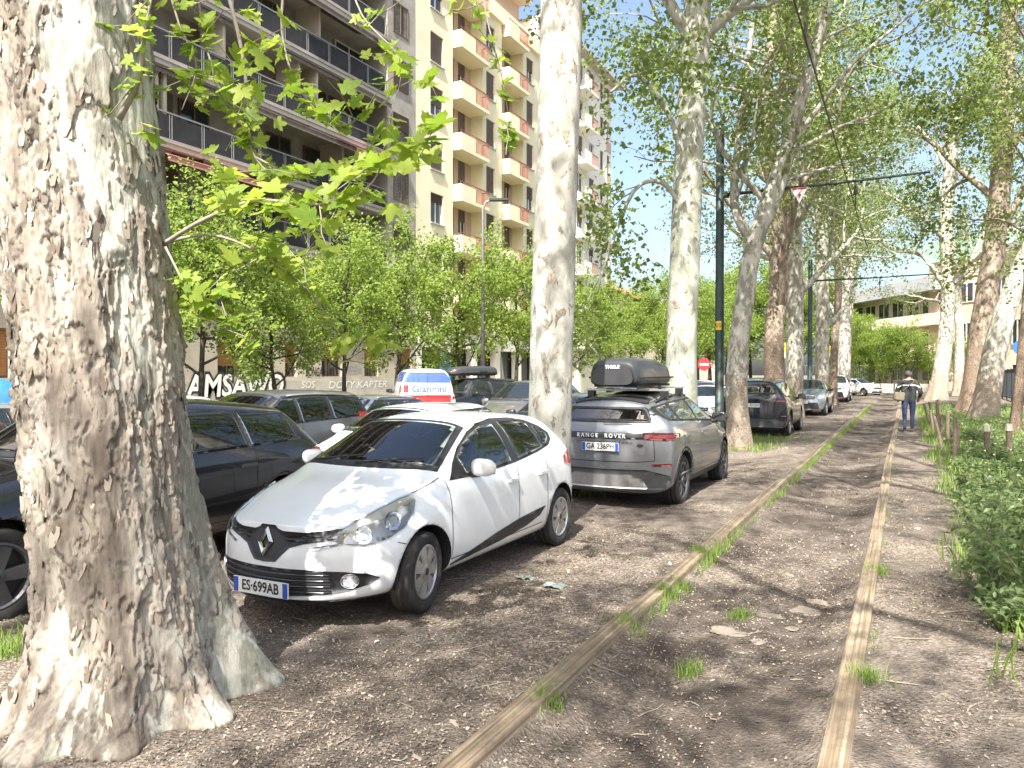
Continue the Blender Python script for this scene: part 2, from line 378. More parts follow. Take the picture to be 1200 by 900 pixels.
# asphalt street behind the parked rows, pavement along the houses
asph = weathered('asphalt', (.075, .073, .07), .3, 1.5, .9, bumpd=.004, bscale=90)
MB().box(-22, -40, -.3, -13.2, 150, -.10).build('road', asph)['kind'] = 'structure'
MB().box(-26, -40, -.3, -21.9, 150, .05).build('pavement', concrete)['kind'] = 'structure'
MB().box(-60, 82, -.06, 60, 104, .06).build('cross_road', asph)['kind'] = 'structure'
# ---- grooved tram rails
railm = principled('rusty_rail', (.3, .22, .14), .55, .25); n, l = nodes_of(railm); b = n['Principled BSDF']
c = coords(n); st = noise_node(n, l, 30, 5, .6, scaled(n, l, c, (1.6, .02, 1.6)), .15); sp_ = noise_node(n, l, 9, 6, .7, c)
cc = ramp(n, l, st.outputs[0], [(.28, (.10, .07, .045)), (.45, (.22, .165, .105)), (.58, (.34, .27, .185)), (.78, (.50, .43, .33))])
cc = mixc(n, l, ramp(n, l, sp_.outputs[0], [(.46, (0, 0, 0)), (.72, (.85, .85, .85))]), cc, (.14, .105, .078))
l.new(cc, b.inputs['Base Color']); bump(n, l, st.outputs[0], .4, .004, b)
def rail(xc, y0, y1, flip, label):
    # head (flat + rounded corner), groove, lip, web below the soil
    pr = [(-.062, -.22), (-.062, .012), (-.056, .022), (-.045, .026), (.0, .025), (.008, .018), (.012, .010), (.036, .009), (.040, .012), (.044, .018), (.060, .018), (.064, .012), (.064, -.22)]
    ys = np.arange(y0, y1, .5); V = []
    for y in ys:
        wx = .014 * vnoise(y * .11, flip, 0, 21); wz = .012 * vnoise(y * .16, flip, 3, 22)
        drop = -.10 * sm(47, 51, np.array(y))
        for px_, pz in pr: V.append((xc + flip * px_ + wx, y, pz + wz + drop + .012))
    F = grid_faces(len(pr), len(ys))
    if flip < 0: F = F[:, ::-1]
    o = link('tram_rail', np_mesh('tram_rail', V, F, railm)); tag(o, label, 'rail', 'pair of tram rails')
    return o
rail(RL, -6, 51.5, 1, 'rusty tan grooved tram rail beside the parked cars with grass tufts along it')
rail(RR, -6, 60, -1, 'rusty tan grooved tram rail beside the walking path and weeds')

# ================================================================== BUILDINGS (street facades on the plane X = XF, facing +X)
XF = -24.5
def Yp(px, X=XF): return onX(px, X)[1]
def wall_holes(mb, X, y0, y1, z0, z1, holes, depth=.22, mi=0):
    """front skin facing +X with reveals round each opening"""
    ys = sorted({y0, y1, *[h[0] for h in holes], *[h[1] for h in holes]}); zs = sorted({z0, z1, *[h[2] for h in holes], *[h[3] for h in holes]})
    for a, b_ in zip(ys, ys[1:]):
        run = None
        for c_, d_ in zip(zs, zs[1:]):
            my, mz = (a + b_) / 2, (c_ + d_) / 2
            if any(h[0] < my < h[1] and h[2] < mz < h[3] for h in holes):
                if run: mb.add([(X, a, run[0]), (X, b_, run[0]), (X, b_, run[1]), (X, a, run[1])], [(0, 1, 2, 3)], mi); run = None
            else: run = (run[0], d_) if run else (c_, d_)
        if run: mb.add([(X, a, run[0]), (X, b_, run[0]), (X, b_, run[1]), (X, a, run[1])], [(0, 1, 2, 3)], mi)
    for (a, b_, c_, d_) in holes:
        X2 = X - depth
        mb.add([(X, a, c_), (X, b_, c_), (X, b_, d_), (X, a, d_), (X2, a, c_), (X2, b_, c_), (X2, b_, d_), (X2, a, d_)],
               [(0, 4, 5, 1), (1, 5, 6, 2), (2, 6, 7, 3), (3, 7, 4, 0)], mi)
    return mb
_wc = {}
def win_mesh(w, h, kind):
    k = (round(w, 2), round(h, 2), kind)
    if k in _wc: return _wc[k]
    fm = frame_brn if 'brown' in kind else frame_wht
    f = MB(); t = .07
    for (a, b_, c_, d_) in ((0, w, 0, t), (0, w, h - t, h), (0, t, t, h - t), (w - t, w, t, h - t), (w / 2 - .04, w / 2 + .04, t, h - t)): f.box(-.05, a, c_, .02, b_, d_)
    p = MB(); p.box(-.035, t * .9, t * .9, -.012, w - t * .9, h - t * .9)
    s = MB(); nsl = max(4, int(h / .09))
    for i in range(nsl): s.add([(.03, .02, h * i / nsl), (.03, w - .02, h * i / nsl), (.055, w - .02, h * (i + .85) / nsl), (.055, .02, h * (i + .85) / nsl), (.03, .02, h * (i + 1) / nsl), (.03, w - .02, h * (i + 1) / nsl)], [(0, 1, 2, 3), (3, 2, 5, 4)])
    _wc[k] = (f.mesh('window', fm), p.mesh('pane', win_glass), s.mesh('shutter', shutter_br if 'orange' in kind else shutter_dk))
    return _wc[k]
def window(parent, X, y0, y1, z0, z1, kind='white', closed=0., rnd=True):
    """closed = share of the opening covered by the roller shutter, from the top"""
    f, p, s = win_mesh(y1 - y0, z1 - z0, kind)
    o = link('window', f, parent, (X, y0, z0)); link('pane', p, o)
    if closed > .05: link('shutter', s, o, (0, 0, (z1 - z0) * (1 - closed)), scale=(1, 1, closed))
    return o

# ---- dark balcony block
dk = empty('apartment_block', (XF, 22, 0), 0, 'grey apartment block with long dark balcony rows and graffiti on its plinth', 'building')
def P(mb, name, m, par, smooth=False):       # part given in world coordinates
    o = mb.build(name, m, par, smooth); pl = Vector(); q = par
    while q: pl += q.location; q = q.parent
    o.location = -pl; return o
def WP(par):                                  # holder offset for windows given in world coordinates
    return par.location
D0, D1 = 7.0, 36.0
gw = []; 
for a, b_ in ((255, 283), (334, 348), (377, 400), (427, 443), (467, 482), (-10, 12), (60, 90), (140, 165)):
    gw.append((Yp(a), Yp(b_), 1.62, 3.15))
body = MB(); wall_holes(body, XF, D0, D1, 1.45, 4.3, gw, .25)
body.add([(XF - .3, D0, 0), (XF - .3, D1, 0), (XF - .3, D1, 4.3), (XF - .3, D0, 4.3)], [(0, 1, 2, 3)])
P(body, 'wall', beige_wall, dk)
P(MB().box(XF - .3, D0, 0, XF + .05, D1, 1.45), 'plinth', plinth_m, dk)
P(MB().box(-40, D0, 0, XF - 1.62, D1, 26), 'core', grey_brick, dk)
P(MB().box(XF - 1.7, D1 - 2.6, 4.3, XF, D1, 26), 'end_pier', concrete, dk)
def addwin(par, X, y0, y1, z0, z1, kind, closed):
    o = window(par, X, y0, y1, z0, z1, kind, closed); o.location = Vector((X, y0, z0)) - par.location; return o
for (a, b_, c_, d_) in gw: addwin(dk, XF - .2, a, b_, c_, d_, 'brown orange', random.choice([.55, .6, .7, .5, .95]))
NB = 17; B0, B1 = 8.0, 33.2; bw = (B1 - B0) / NB
pan_me = MB().box(-.02, .09, .1, .02, bw - .09, .98).mesh('balcony_panel', dark_panel)
post = MB().box(-.025, -.07, -.05, .025, -.04, 1.06).box(-.025, .04, -.05, .025, .07, 1.06).mesh('post', white_metal)
frg = MB()
for i in range(10):
    frg.add([(0, bw * i / 10, 0), (0, bw * (i + 1) / 10, 0), (.02, bw * (i + 1) / 10, -.16), (.02, bw * (i + .5) / 10, -.24), (.02, bw * i / 10, -.16)], [(0, 1, 2, 3, 4)])
frg.box(-.06, 0, -.02, .06, bw, .1); frg_me = frg.mesh('awning', awning_dk)
def awn(l_, drop):
    m = MB(); m.add([(-.9, 0, .0), (-.9, l_, 0), (l_ * 0 + .55, l_, -drop), (.55, 0, -drop)], [(0, 1, 2, 3)]); m.add([(.55, 0, -drop), (.55, l_, -drop), (.56, l_, -drop - .22), (.56, 0, -drop - .22)], [(0, 1, 2, 3)])
    m.tube([(.55, 0, -drop), (.55, l_, -drop)], .03, 6); return m
for fl in range(7):
    z = 4.4 + 3.0 * fl
    sl = P(MB().box(XF - 1.65, D0, z - .26, XF + .1, D1 - 2.55, z), 'slab', concrete_l, dk)
    P(MB().box(XF + .1, D0, z - .08, XF + .16, D1 - 2.55, z + .06), 'slab_edge', concrete, dk)
    P(MB().box(XF - .03, B0, z + 1.04, XF + .03, B1, z + 1.10).box(XF - .02, B0, z + .03, XF + .02, B1, z + .07), 'handrail', white_metal, dk)
    for i in range(NB):
        link('balcony_panel', pan_me, dk, Vector((XF, B0 + bw * i, z)) - dk.location)
        link('post', post, dk, Vector((XF, B0 + bw * i, z)) - dk.location)
        if random.random() < .75: link('awning', frg_me, dk, Vector((XF + .02, B0 + bw * i, z + 2.66)) - dk.location)
    # rooms behind: glazed doors between brown piers
    y = B0 + .2
    while y < B1 - 1:
        w = random.choice([1.5, 2.2, 2.2, 2.9]); w = min(w, B1 - y)
        r_ = random.random()
        if r_ < .72: addwin(dk, XF - 1.52, y, y + w, z + .1, z + 2.45, 'brown' if r_ < .5 else 'white', random.choice([0, 0, 0, .3, .6, 1.]))
        y += w + random.choice([.3, .5, .9])
    for k in range(3):
        y = B0 + 2 + random.random() * 20; P(MB().box(XF - 1.58, y, z, XF - .12, y + .12, z + 2.74), 'divider', beige_wall, dk)
    addwin(dk, XF + .012, D1 - 2.1, D1 - .7, z + .7, z + 2.4, 'brown', random.choice([0, .5, 1]))
for (y, z, w, m_, dr) in ((19.3, 10.35, 6.0, awning_pk, .55), (23.6, 13.35, 6.5, awning_dk, .5), (28.6, 13.35, 4.4, awning_pk, .5), (29.4, 16.35, 3.6, awning_dk, .5), (24.5, 7.35, 7.5, awning_dk, .5), (26.0, 19.3, 5.5, awning_dk, .5)):
    o = awn(w, dr).build('awning', m_, dk); o.location = Vector((XF, y, z - .05)) - dk.location
# graffiti on plinth and wall (flat paint)
gr_b = principled('spray_black', (.02, .02, .022), .7); gr_w = principled('spray_white', (.7, .7, .68), .7); gr_r = principled('spray_red', (.45, .12, .1), .7); gr_g = principled('spray_grey', (.28, .28, .3), .7)
def graf(s, px0, px1, z0, z1, m_, bold=0., off=.012, shear=0., X=XF, nm='graffiti'):
    me = text_mesh(nm, s, 1., m_, bold=bold, shear=shear)
    xs = [v.co.x for v in me.vertices]; ys = [v.co.y for v in me.vertices]
    ya, yb = Yp(px0), Yp(px1); sx = (yb - ya) / (max(xs) - min(xs)); sz = (z1 - z0) / (max(ys) - min(ys))
    for v in me.vertices: v.co.x = (v.co.x - min(xs)) * sx; v.co.y = (v.co.y - min(ys)) * sz
    return link(nm, me, dk, Vector((X + off, ya, z0)) - dk.location, ROT_PX)
graf('AMSAWO', 213, 334, .70, 1.86, gr_b, .085, .062, .1); graf('AMSAWO', 216, 331, .82, 1.74, gr_w, .025, .068, .1)
graf('BONGA', 358, 378, 1.62, 2.05, gr_b, .02, .012, .15); graf('NEBA', 402, 424, 1.75, 2.2, gr_g, .01, .012, .1)
graf('SOS', 352, 368, 1.1, 1.42, gr_w, .0, .062, .2); graf('DOTY KAPTER', 384, 452, 1.05, 1.4, gr_w, .0, .062, .2)
graf('KARIN', 484, 502, 1.6, 2.0, gr_r, .0, .012, .1)

# ---- yellow block
yb0, yb1 = D1 + .02, Yp(633)
ye = empty('apartment_block', (XF, yb0, 0), 0, 'pale yellow apartment block with stacked cream balconies and red railings', 'building')
ZT = 26.6; tops = [18.5 + 3.1 * k for k in range(-5, 3)]
rec1 = (Yp(531), Yp(566)); rec2 = (Yp(588), Yp(613))
def strip(y0, y1, wins):
    h = [(a, b_, t - 1.75, t) for (a, b_) in wins for t in tops if t > 5]
    P(wall_holes(MB(), XF, y0, y1, 4.2, ZT - 1.2, h, .2), 'wall', yellow_wall, ye)
    for (a, b_, c_, d_) in h: addwin(ye, XF - .15, a, b_, c_, d_, 'white', random.choice([.95, .9, .6, 1., .5, .3]))
    for (a, b_, c_, d_) in h: P(MB().box(XF + .003, a - .08, c_ - .07, XF + .09, b_ + .08, c_), 'sill', concrete_l, ye)
strip(yb0, rec1[0], [(Yp(505), Yp(520))]); strip(rec1[1], rec2[0], [(Yp(570), Yp(580))]); strip(rec2[1], yb1, [(Yp(617), Yp(625))])
for (a, b_) in (rec1, rec2):
    hs = [(a + .5, a + 1.6, t - 2.5, t) for t in tops if t > 5] + [(a + 2.1, min(a + 3.0, b_ - .25), t - 1.6, t) for t in tops if t > 5]
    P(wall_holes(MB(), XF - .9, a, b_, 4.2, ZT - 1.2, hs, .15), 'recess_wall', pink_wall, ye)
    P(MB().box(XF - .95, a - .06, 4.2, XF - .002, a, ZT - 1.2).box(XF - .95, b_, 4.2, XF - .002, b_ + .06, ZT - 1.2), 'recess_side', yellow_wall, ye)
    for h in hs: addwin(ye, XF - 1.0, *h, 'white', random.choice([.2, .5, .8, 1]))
    w = b_ - a
    for k in range(-4, 3):
        z = 18.65 + 3.1 * k
        bl = P(MB().box(XF - .88, a + .12, z - .2, XF + .55, b_ - .1, z), 'balcony', yellow_wall, ye)
        def BP(mb, nm, m_):
            o = mb.build(nm, m_, bl); o.location = (0, 0, 0); return o
        BP(MB().box(XF + .47, a + .12, z, XF + .55, a + w * .5, z + .82).box(XF - .02, a + .12, z, XF + .47, a + .2, z + .82), 'parapet', yellow_wall)
        rl = MB(); rl.box(XF + .48, a + w * .5, z + .95, XF + .54, b_ - .1, z + 1.0).box(XF - .02, b_ - .16, z + .95, XF + .49, b_ - .1, z + 1.0)
        nbar = 12
        for i in range(nbar): yy = a + w * .5 + (w * .5 - .13) * i / (nbar - 1); rl.box(XF + .50, yy - .012, z, XF + .524, yy + .012, z + .95)
        for i in range(6): xx = XF + .46 * i / 6; rl.box(xx, b_ - .142, z, xx + .024, b_ - .118, z + .95)
        rl.tube([(XF + .51, a + .12, z + .98), (XF + .51, a + w * .5, z + .98)], .025, 6)
        BP(rl, 'railing', rust_rail)
P(MB().box(-38, yb0, 0, XF - 1.2, yb1, ZT), 'core', beige_wall, ye)
P(MB().box(XF - 1.3, yb0, ZT - 1.2, XF + .25, yb1, ZT - .95).box(XF - 1.3, yb0, ZT - .95, XF + .0, yb1, ZT + .05), 'cornice', yellow_wall, ye)
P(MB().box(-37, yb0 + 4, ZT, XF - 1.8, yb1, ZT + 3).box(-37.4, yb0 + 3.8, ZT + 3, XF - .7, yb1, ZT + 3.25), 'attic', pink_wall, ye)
# street floor: pillars, shop glass, fascia
def shopfront(par, y0, y1, n_):
    P(MB().box(XF - 1.2, y0, 3.3, XF + .02, y1, 4.2), 'fascia', white_wall, par)
    st_ = (y1 - y0) / n_
    pg = MB()
    for i in range(n_ + 1): pg = MB().box(XF - .5, y0 + st_ * i - .28, .2, XF, y0 + st_ * i + .28, 3.3); P(pg, 'pillar', white_wall, par)
    for i in range(n_): P(MB().box(XF - .7, y0 + st_ * i + .28, .2, XF - .66, y0 + st_ * (i + 1) - .28, 3.3), 'shop_window', win_glass, par)
shopfront(ye, yb0 + .3, yb1 - .3, 5)
P(MB().box(XF + .03, yb0 + 2.4, 1.0, XF + .1, yb0 + 3.6, 3.0), 'shop_sign', principled('shop_blue', (.05, .16, .42), .5), ye)
# ---- white tower
wb0, wb1 = yb1 + .05, Yp(716)
wt = empty('apartment_tower', (XF, wb0, 0), 0, 'white apartment tower with flat overhanging roof beyond the yellow block', 'building')
WZ = 28.4; hs = []
for t in [6.6 + 3.05 * k for k in range(8)]:
    for a, b_ in ((676, 683), (690, 696), (703, 707), (711, 714)): hs.append((Yp(a), Yp(b_), t - 1.7, t))
P(wall_holes(MB(), XF, wb0, wb1, 4.2, WZ, hs, .2), 'wall', white_wall, wt)
for h in hs: addwin(wt, XF - .15, *h, 'white', random.choice([0, .4, .7, 1]))
P(MB().box(-40, wb0, 0, XF - .25, wb1, WZ), 'core', white_wall, wt); P(MB().box(-40.6, wb0, WZ, XF + 1.0, wb1 + 1.0, WZ + .3), 'roof', concrete_l, wt)
for t in [6.6 + 3.05 * k for k in range(8)]:
    y0, y1 = Yp(672), Yp(687)
    bl = P(MB().box(XF, y0, t - 2.75, XF + 1.1, y1, t - 2.55).box(XF + 1.02, y0, t - 2.55, XF + 1.1, y1 - 1.5, t - 1.65), 'balcony', white_wall, wt)
    rl = MB().box(XF + 1.03, y1 - 1.5, t - 1.7, XF + 1.09, y1, t - 1.64)
    for i in range(10): yy = y1 - 1.45 + i * .155; rl.box(XF + 1.05, yy, t - 2.55, XF + 1.07, yy + .02, t - 1.7)
    rl.build('railing', rust_rail, bl)
    P(MB().box(XF + .003, Yp(710), t - 2.7, XF + .06, Yp(715), t - 1.8), 'spandrel', pink_wall, wt)
shopfront(wt, wb0 + .3, wb1 - .3, 4)
# ---- low block further along the street
lb = empty('apartment_block', (XF - 2, 72, 0), 0, 'low pale block with red tiled roof beyond the white tower', 'building')
tile_m = weathered('roof_tiles', (.42, .16, .09), .25, 3, .85)
hs = [(74 + 4 * i, 75.4 + 4 * i, z, z + 1.6) for i in range(12) for z in (4.6, 7.6)]
P(wall_holes(MB(), XF - 2, 72, 125, 0.2, 10, hs, .2), 'wall', cream_wall, lb)
for h in hs: addwin(lb, XF - 2.15, *h, 'white', random.choice([0, .5, 1]))
P(MB().box(-38, 72, 0, XF - 2.3, 125, 10), 'core', cream_wall, lb)
P(MB().add([(XF - 1.5, 71.6, 9.95), (XF - 1.5, 125.4, 9.95), (-32, 125.4, 12.6), (-32, 71.6, 12.6), (-38.4, 71.6, 9.95), (-38.4, 125.4, 9.95)], [(0, 1, 2, 3), (3, 2, 5, 4), (0, 3, 4), (1, 5, 2)]), 'roof', tile_m, lb)

# ---- school-like block at the far end (own frame: x along the front, -y towards the viewer)
def frame_block(name, A, B, label):
    A = Vector((A.x, A.y, 0)); B = Vector((B.x, B.y, 0)); d = B - A
    e = empty(name, A, math.atan2(d.y, d.x), label, 'building'); return e, d.length
def part(e, mb, nm, m_): return mb.build(nm, m_, e)
def fwin(e, x0, x1, z0, z1, closed=0., y=-.03):
    w = MB(); t = .09
    for (a, b_, c_, d_) in ((x0, x1, z0, z0 + t), (x0, x1, z1 - t, z1), (x0, x0 + t, z0 + t, z1 - t), (x1 - t, x1, z0 + t, z1 - t), ((x0 + x1) / 2 - .05, (x0 + x1) / 2 + .05, z0 + t, z1 - t)): w.box(a, y - .05, c_, b_, y + .02, d_)
    o = w.build('window', frame_wht, e); MB().box(x0 + t, y - .01, z0 + t, x1 - t, y + .01, z1 - t).build('pane', win_glass, o)
e, L_ = frame_block('school_building', at(985, 438, 92), at(1112, 438, 72), 'long low building with grey overhanging roof behind the trees at the street end')
part(e, MB().box(0, 0, 0, L_, 14, 9.6), 'wall', ochre_wall); part(e, MB().box(-2, -1.8, 9.6, L_ + .6, 15, 10.9), 'roof', roof_grey)
part(e, MB().box(0, -1.2, 6.4, L_, -.0, 7.5).box(0, -1.2, 3.0, L_, 0, 4.1), 'parapet', cream_wall)
for i in range(int(L_ / 2.6)):
    for z in (1.0, 4.4, 7.6): fwin(e, i * 2.6 + .4, i * 2.6 + 2.5, z, z + 1.7)
e, L_ = frame_block('brick_building', at(1088, 438, 74), at(1172, 438, 66), 'pinkish brick building with pale green roof edge behind leaning trees')
part(e, MB().box(0, 0, 0, L_, 16, 12.3), 'wall', ochre_wall); part(e, MB().box(-.4, -.4, 12.3, L_ + .4, 16, 14.2), 'roof', green_tin)
for i in range(2):
    for z in (1.2, 4.6, 8.2): fwin(e, 1.2 + i * 2.6, 2.8 + i * 2.6, z, z + 1.8)
e, L_ = frame_block('cream_building', at(1158, 438, 60), at(1265, 438, 50), 'cream rendered building with tall windows beyond the dark fence')
part(e, MB().box(0, 0, 0, L_, 12, 11.0), 'wall', cream_wall); part(e, MB().box(-.3, -.5, 11.0, L_ + .3, 12, 11.4), 'roof', roof_grey)
for i in range(5):
    for z in (.6, 3.9, 7.2): fwin(e, 1.0 + i * 2.0, 2.3 + i * 2.0, z, z + 1.9)
# ================================================================== TREES
def catmull(pts, k=6):
    pts = [Vector(p) for p in pts]; P_ = [pts[0] * 2 - pts[1]] + pts + [pts[-1] * 2 - pts[-2]]; out = []
    for i in range(1, len(P_) - 2):
        a, b_, c_, d_ = P_[i - 1:i + 3]
        for j in range(k):
            t = j / k; out.append(.5 * ((2 * b_) + (c_ - a) * t + (2 * a - 5 * b_ + 4 * c_ - d_) * t * t + (3 * b_ - a - 3 * c_ + d_) * t ** 3))
    return out + [pts[-1]]
def trunk_grid(path, radii, seed, nseg=40, lump=.05, flare=.6, flare_h=.45, lobes=5, fine=1., kz=5):
    pts = catmull(path, kz); r_ = np.interp(np.linspace(0, 1, len(pts)), np.linspace(0, 1, len(radii)), radii)
    A = np.linspace(0, 2 * PI, nseg, endpoint=False); V = []
    z0 = pts[0].z
    for i, p in enumerate(pts):
        t = (pts[min(i + 1, len(pts) - 1)] - pts[max(i - 1, 0)]).normalized(); u = t.cross(Vector((0, 1, 0))).normalized(); w = t.cross(u)
        h = p.z - z0; fl = math.exp(-max(h - .12, 0) / flare_h) * flare
        ca, sa = np.cos(A), np.sin(A)
        rr = r_[i] * (1 + lump * fbm(ca * 1.3 + 5, sa * 1.3, p.z * .7, 3, seed) * 2 + lump * .6 * vnoise(ca * 3, sa * 3, p.z * 3, seed + 5) + fl * (.55 + .45 * np.cos(A * lobes + seed + .4 * math.sin(p.z))))
        V.append(np.array(p) + rr[:, None] * (ca[:, None] * np.array(u) + sa[:, None] * np.array(w)))
    return np.concatenate(V), grid_faces(nseg, len(pts), True), pts
def leaf_cloud(C, size, rs, up=.35, shape=(.42, .5)):
    N = len(C); nrm = rs.normal(size=(N, 3)); nrm[:, 2] = np.abs(nrm[:, 2]) + up; nrm /= np.linalg.norm(nrm, axis=1)[:, None]
    a = rs.normal(size=(N, 3)); a[:, 2] -= .5; a -= nrm * (a * nrm).sum(1)[:, None]; a /= np.linalg.norm(a, axis=1)[:, None]
    b_ = np.cross(nrm, a); s = size * (.55 + .8 * rs.random(N))[:, None]
    w, m = shape; k = (.06 + .14 * rs.random(N))[:, None]
    V = np.stack([C, C + s * (-w * b_ + m * a + k * nrm), C + s * (a - k * nrm), C + s * (w * b_ + m * a + k * nrm)], 1).reshape(-1, 3)
    i = np.arange(N)[:, None] * 4
    return V, np.concatenate([i + [[0, 3, 2]], i + [[0, 2, 1]]], 1).reshape(-1, 3)
class Grower:
    def __init__(s, seed): s.r = random.Random(seed); s.mb = MB(); s.L = []
    def branch(s, p, d, length, r, depth, spec):
        """spec: list per depth of dict(n, len, up, wob)"""
        R_ = s.r; sp = spec[depth]; k = sp.get('k', 6); pts = [p.copy()]; d = d.normalized()
        for i in range(k):
            d = (d + Vector((R_.gauss(0, 1), R_.gauss(0, 1), R_.gauss(0, 1))) * sp['wob'] + Vector((0, 0, sp['up']))).normalized()
            pts.append(pts[-1] + d * length / k)
        rads = [max(.006, r * (1 - .75 * i / k)) for i in range(k + 1)]
        if depth < len(spec) - 1 or r > .008: s.mb.tube(pts, rads, 8 if r > .08 else (5 if r > .03 else 3), False)
        if depth == len(spec) - 1:
            for i in range(1, k + 1): s.L += [pts[i]] * sp.get('leaf', 5)
            return
        if sp.get('leaf'):
            for i in range(2, k + 1): s.L += [pts[i]] * sp['leaf']
        ns = spec[depth + 1]; nb = ns['n']
        for j in range(nb):
            t = sp.get('t0', .3) + (1 - sp.get('t0', .3)) * (j + R_.random() * .8) / nb; t = min(t, .999); i = int(t * k); q = pts[i].lerp(pts[min(i + 1, k)], t * k - i)
            ax = (pts[min(i + 1, k)] - pts[i]).normalized(); side = Vector((R_.gauss(0, 1), R_.gauss(0, 1), R_.gauss(0, .7)))
            side = (side - ax * side.dot(ax)).normalized(); ang = R(R_.uniform(35, 65))
            s.branch(q, ax * math.cos(ang) + side * math.sin(ang), ns['len'] * R_.uniform(.7, 1.25) * (1 - .35 * t), rads[i] * ns.get('rr', .5), depth + 1, ns and spec)
def plane_tree(name, path, radii, seed, label, barkm=bark, leafm=leaf_plane, top=19., z_limb=6., n_limb=7, limb_len=5.5, leaf=.115, per=14, group='plane trees along the tramway', extra_limbs=(), spread=.42, jit=.20, nseg=36, trunk_override=None, droop=-.10, lump=.05, flare=.5, z_keep=0., trunk_mesh=None):
    base = Vector((path[0].x, path[0].y, float(gz(path[0].x, path[0].y))))
    o = empty(name, base, 0, label, 'tree', group)
    loc = [p - base for p in path]; loc[0].z = -.12
    G = Grower(seed)
    # leader carries on above the surveyed trunk
    if loc[-1].z < top - 2:
        q = loc[-1]; d = (loc[-1] - loc[-2]).normalized(); k = 4; extra = []
        for i in range(k):
            d = (d + Vector((G.r.gauss(0, .10), G.r.gauss(0, .10), .25))).normalized(); q = q + d * (top - loc[-1].z) / k; extra.append(q.copy())
        r_end = radii[-1]; full = loc + extra; rad = list(radii) + [r_end * (1 - .96 * (i + 1) / k) for i in range(k)]
    else: full = loc; rad = list(radii)
    ts = np.linspace(0, 1, len(full)); 
    V, F, pts = trunk_grid(full, np.interp(np.linspace(0, 1, len(full)), ts, rad), seed, nseg, lump=lump, flare=flare)
    if trunk_mesh: link('trunk', trunk_mesh, o)
    else: link('trunk', np_mesh('trunk', V, F, barkm, True), o)
    zs = [p.z for p in pts]; rr = np.interp(np.linspace(0, 1, len(pts)), np.linspace(0, 1, len(rad)), rad)
    spec = [dict(n=n_limb, len=limb_len, up=.06, wob=.13, t0=.25, k=7), dict(n=6, len=limb_len * .5, up=-.0, wob=.2, rr=.55, t0=.3, k=5), dict(n=4, len=1.5, up=droop, wob=.22, rr=.5, k=4, leaf=per)]
    for (lp, lr) in extra_limbs:
        lp = catmull([p - base for p in lp], 4); k = len(lp); rads = [lr * (1 - .6 * i / k) for i in range(k)]
        G.mb.tube(lp, rads, 10, False)
        small = lr < .08; nb_ = 4 if small else 7
        for j in range(nb_):
            i = int(k * (.35 + .64 * j / nb_)); ax = (lp[min(i + 1, k - 1)] - lp[max(i - 1, 0)]).normalized(); side = Vector((G.r.gauss(0, 1), G.r.gauss(0, 1), G.r.gauss(0, .5))).normalized()
            G.branch(lp[i], ax * .6 + side * .8, limb_len * (.22 if small else .55), rads[i] * .5, 1, spec)
    for j in range(n_limb):
        z = z_limb + (top - z_limb - 1) * (j + G.r.random() * .7) / n_limb
        i = min(range(len(zs)), key=lambda q_: abs(zs[q_] - z)); a = j * 2.4 + G.r.uniform(-.5, .5) + seed; el = R(G.r.uniform(25, 55))
        d = Vector((math.cos(a) * math.cos(el), math.sin(a) * math.cos(el), math.sin(el)))
        G.branch(pts[i], d, limb_len * (1.1 - .45 * (z - z_limb) / (top - z_limb)), max(.04, rr[i] * spread), 0, spec)
    if G.mb.v: G.mb.build('limbs', barkm, o, True)
    rs = np.random.default_rng(seed); C = np.array([tuple(p) for p in G.L]); C = C + rs.normal(size=C.shape) * jit
    if z_keep: C = C[C[:, 2] > z_keep]
    V, F = leaf_cloud(C, leaf, rs)
    link('crown', np_mesh('crown', V, F, leafm), o)
    return o, pts
def pxpath(pp, d, base_z=0.):
    out = [at(px, py, d) for px, py in pp]; out[0].z = base_z; return out

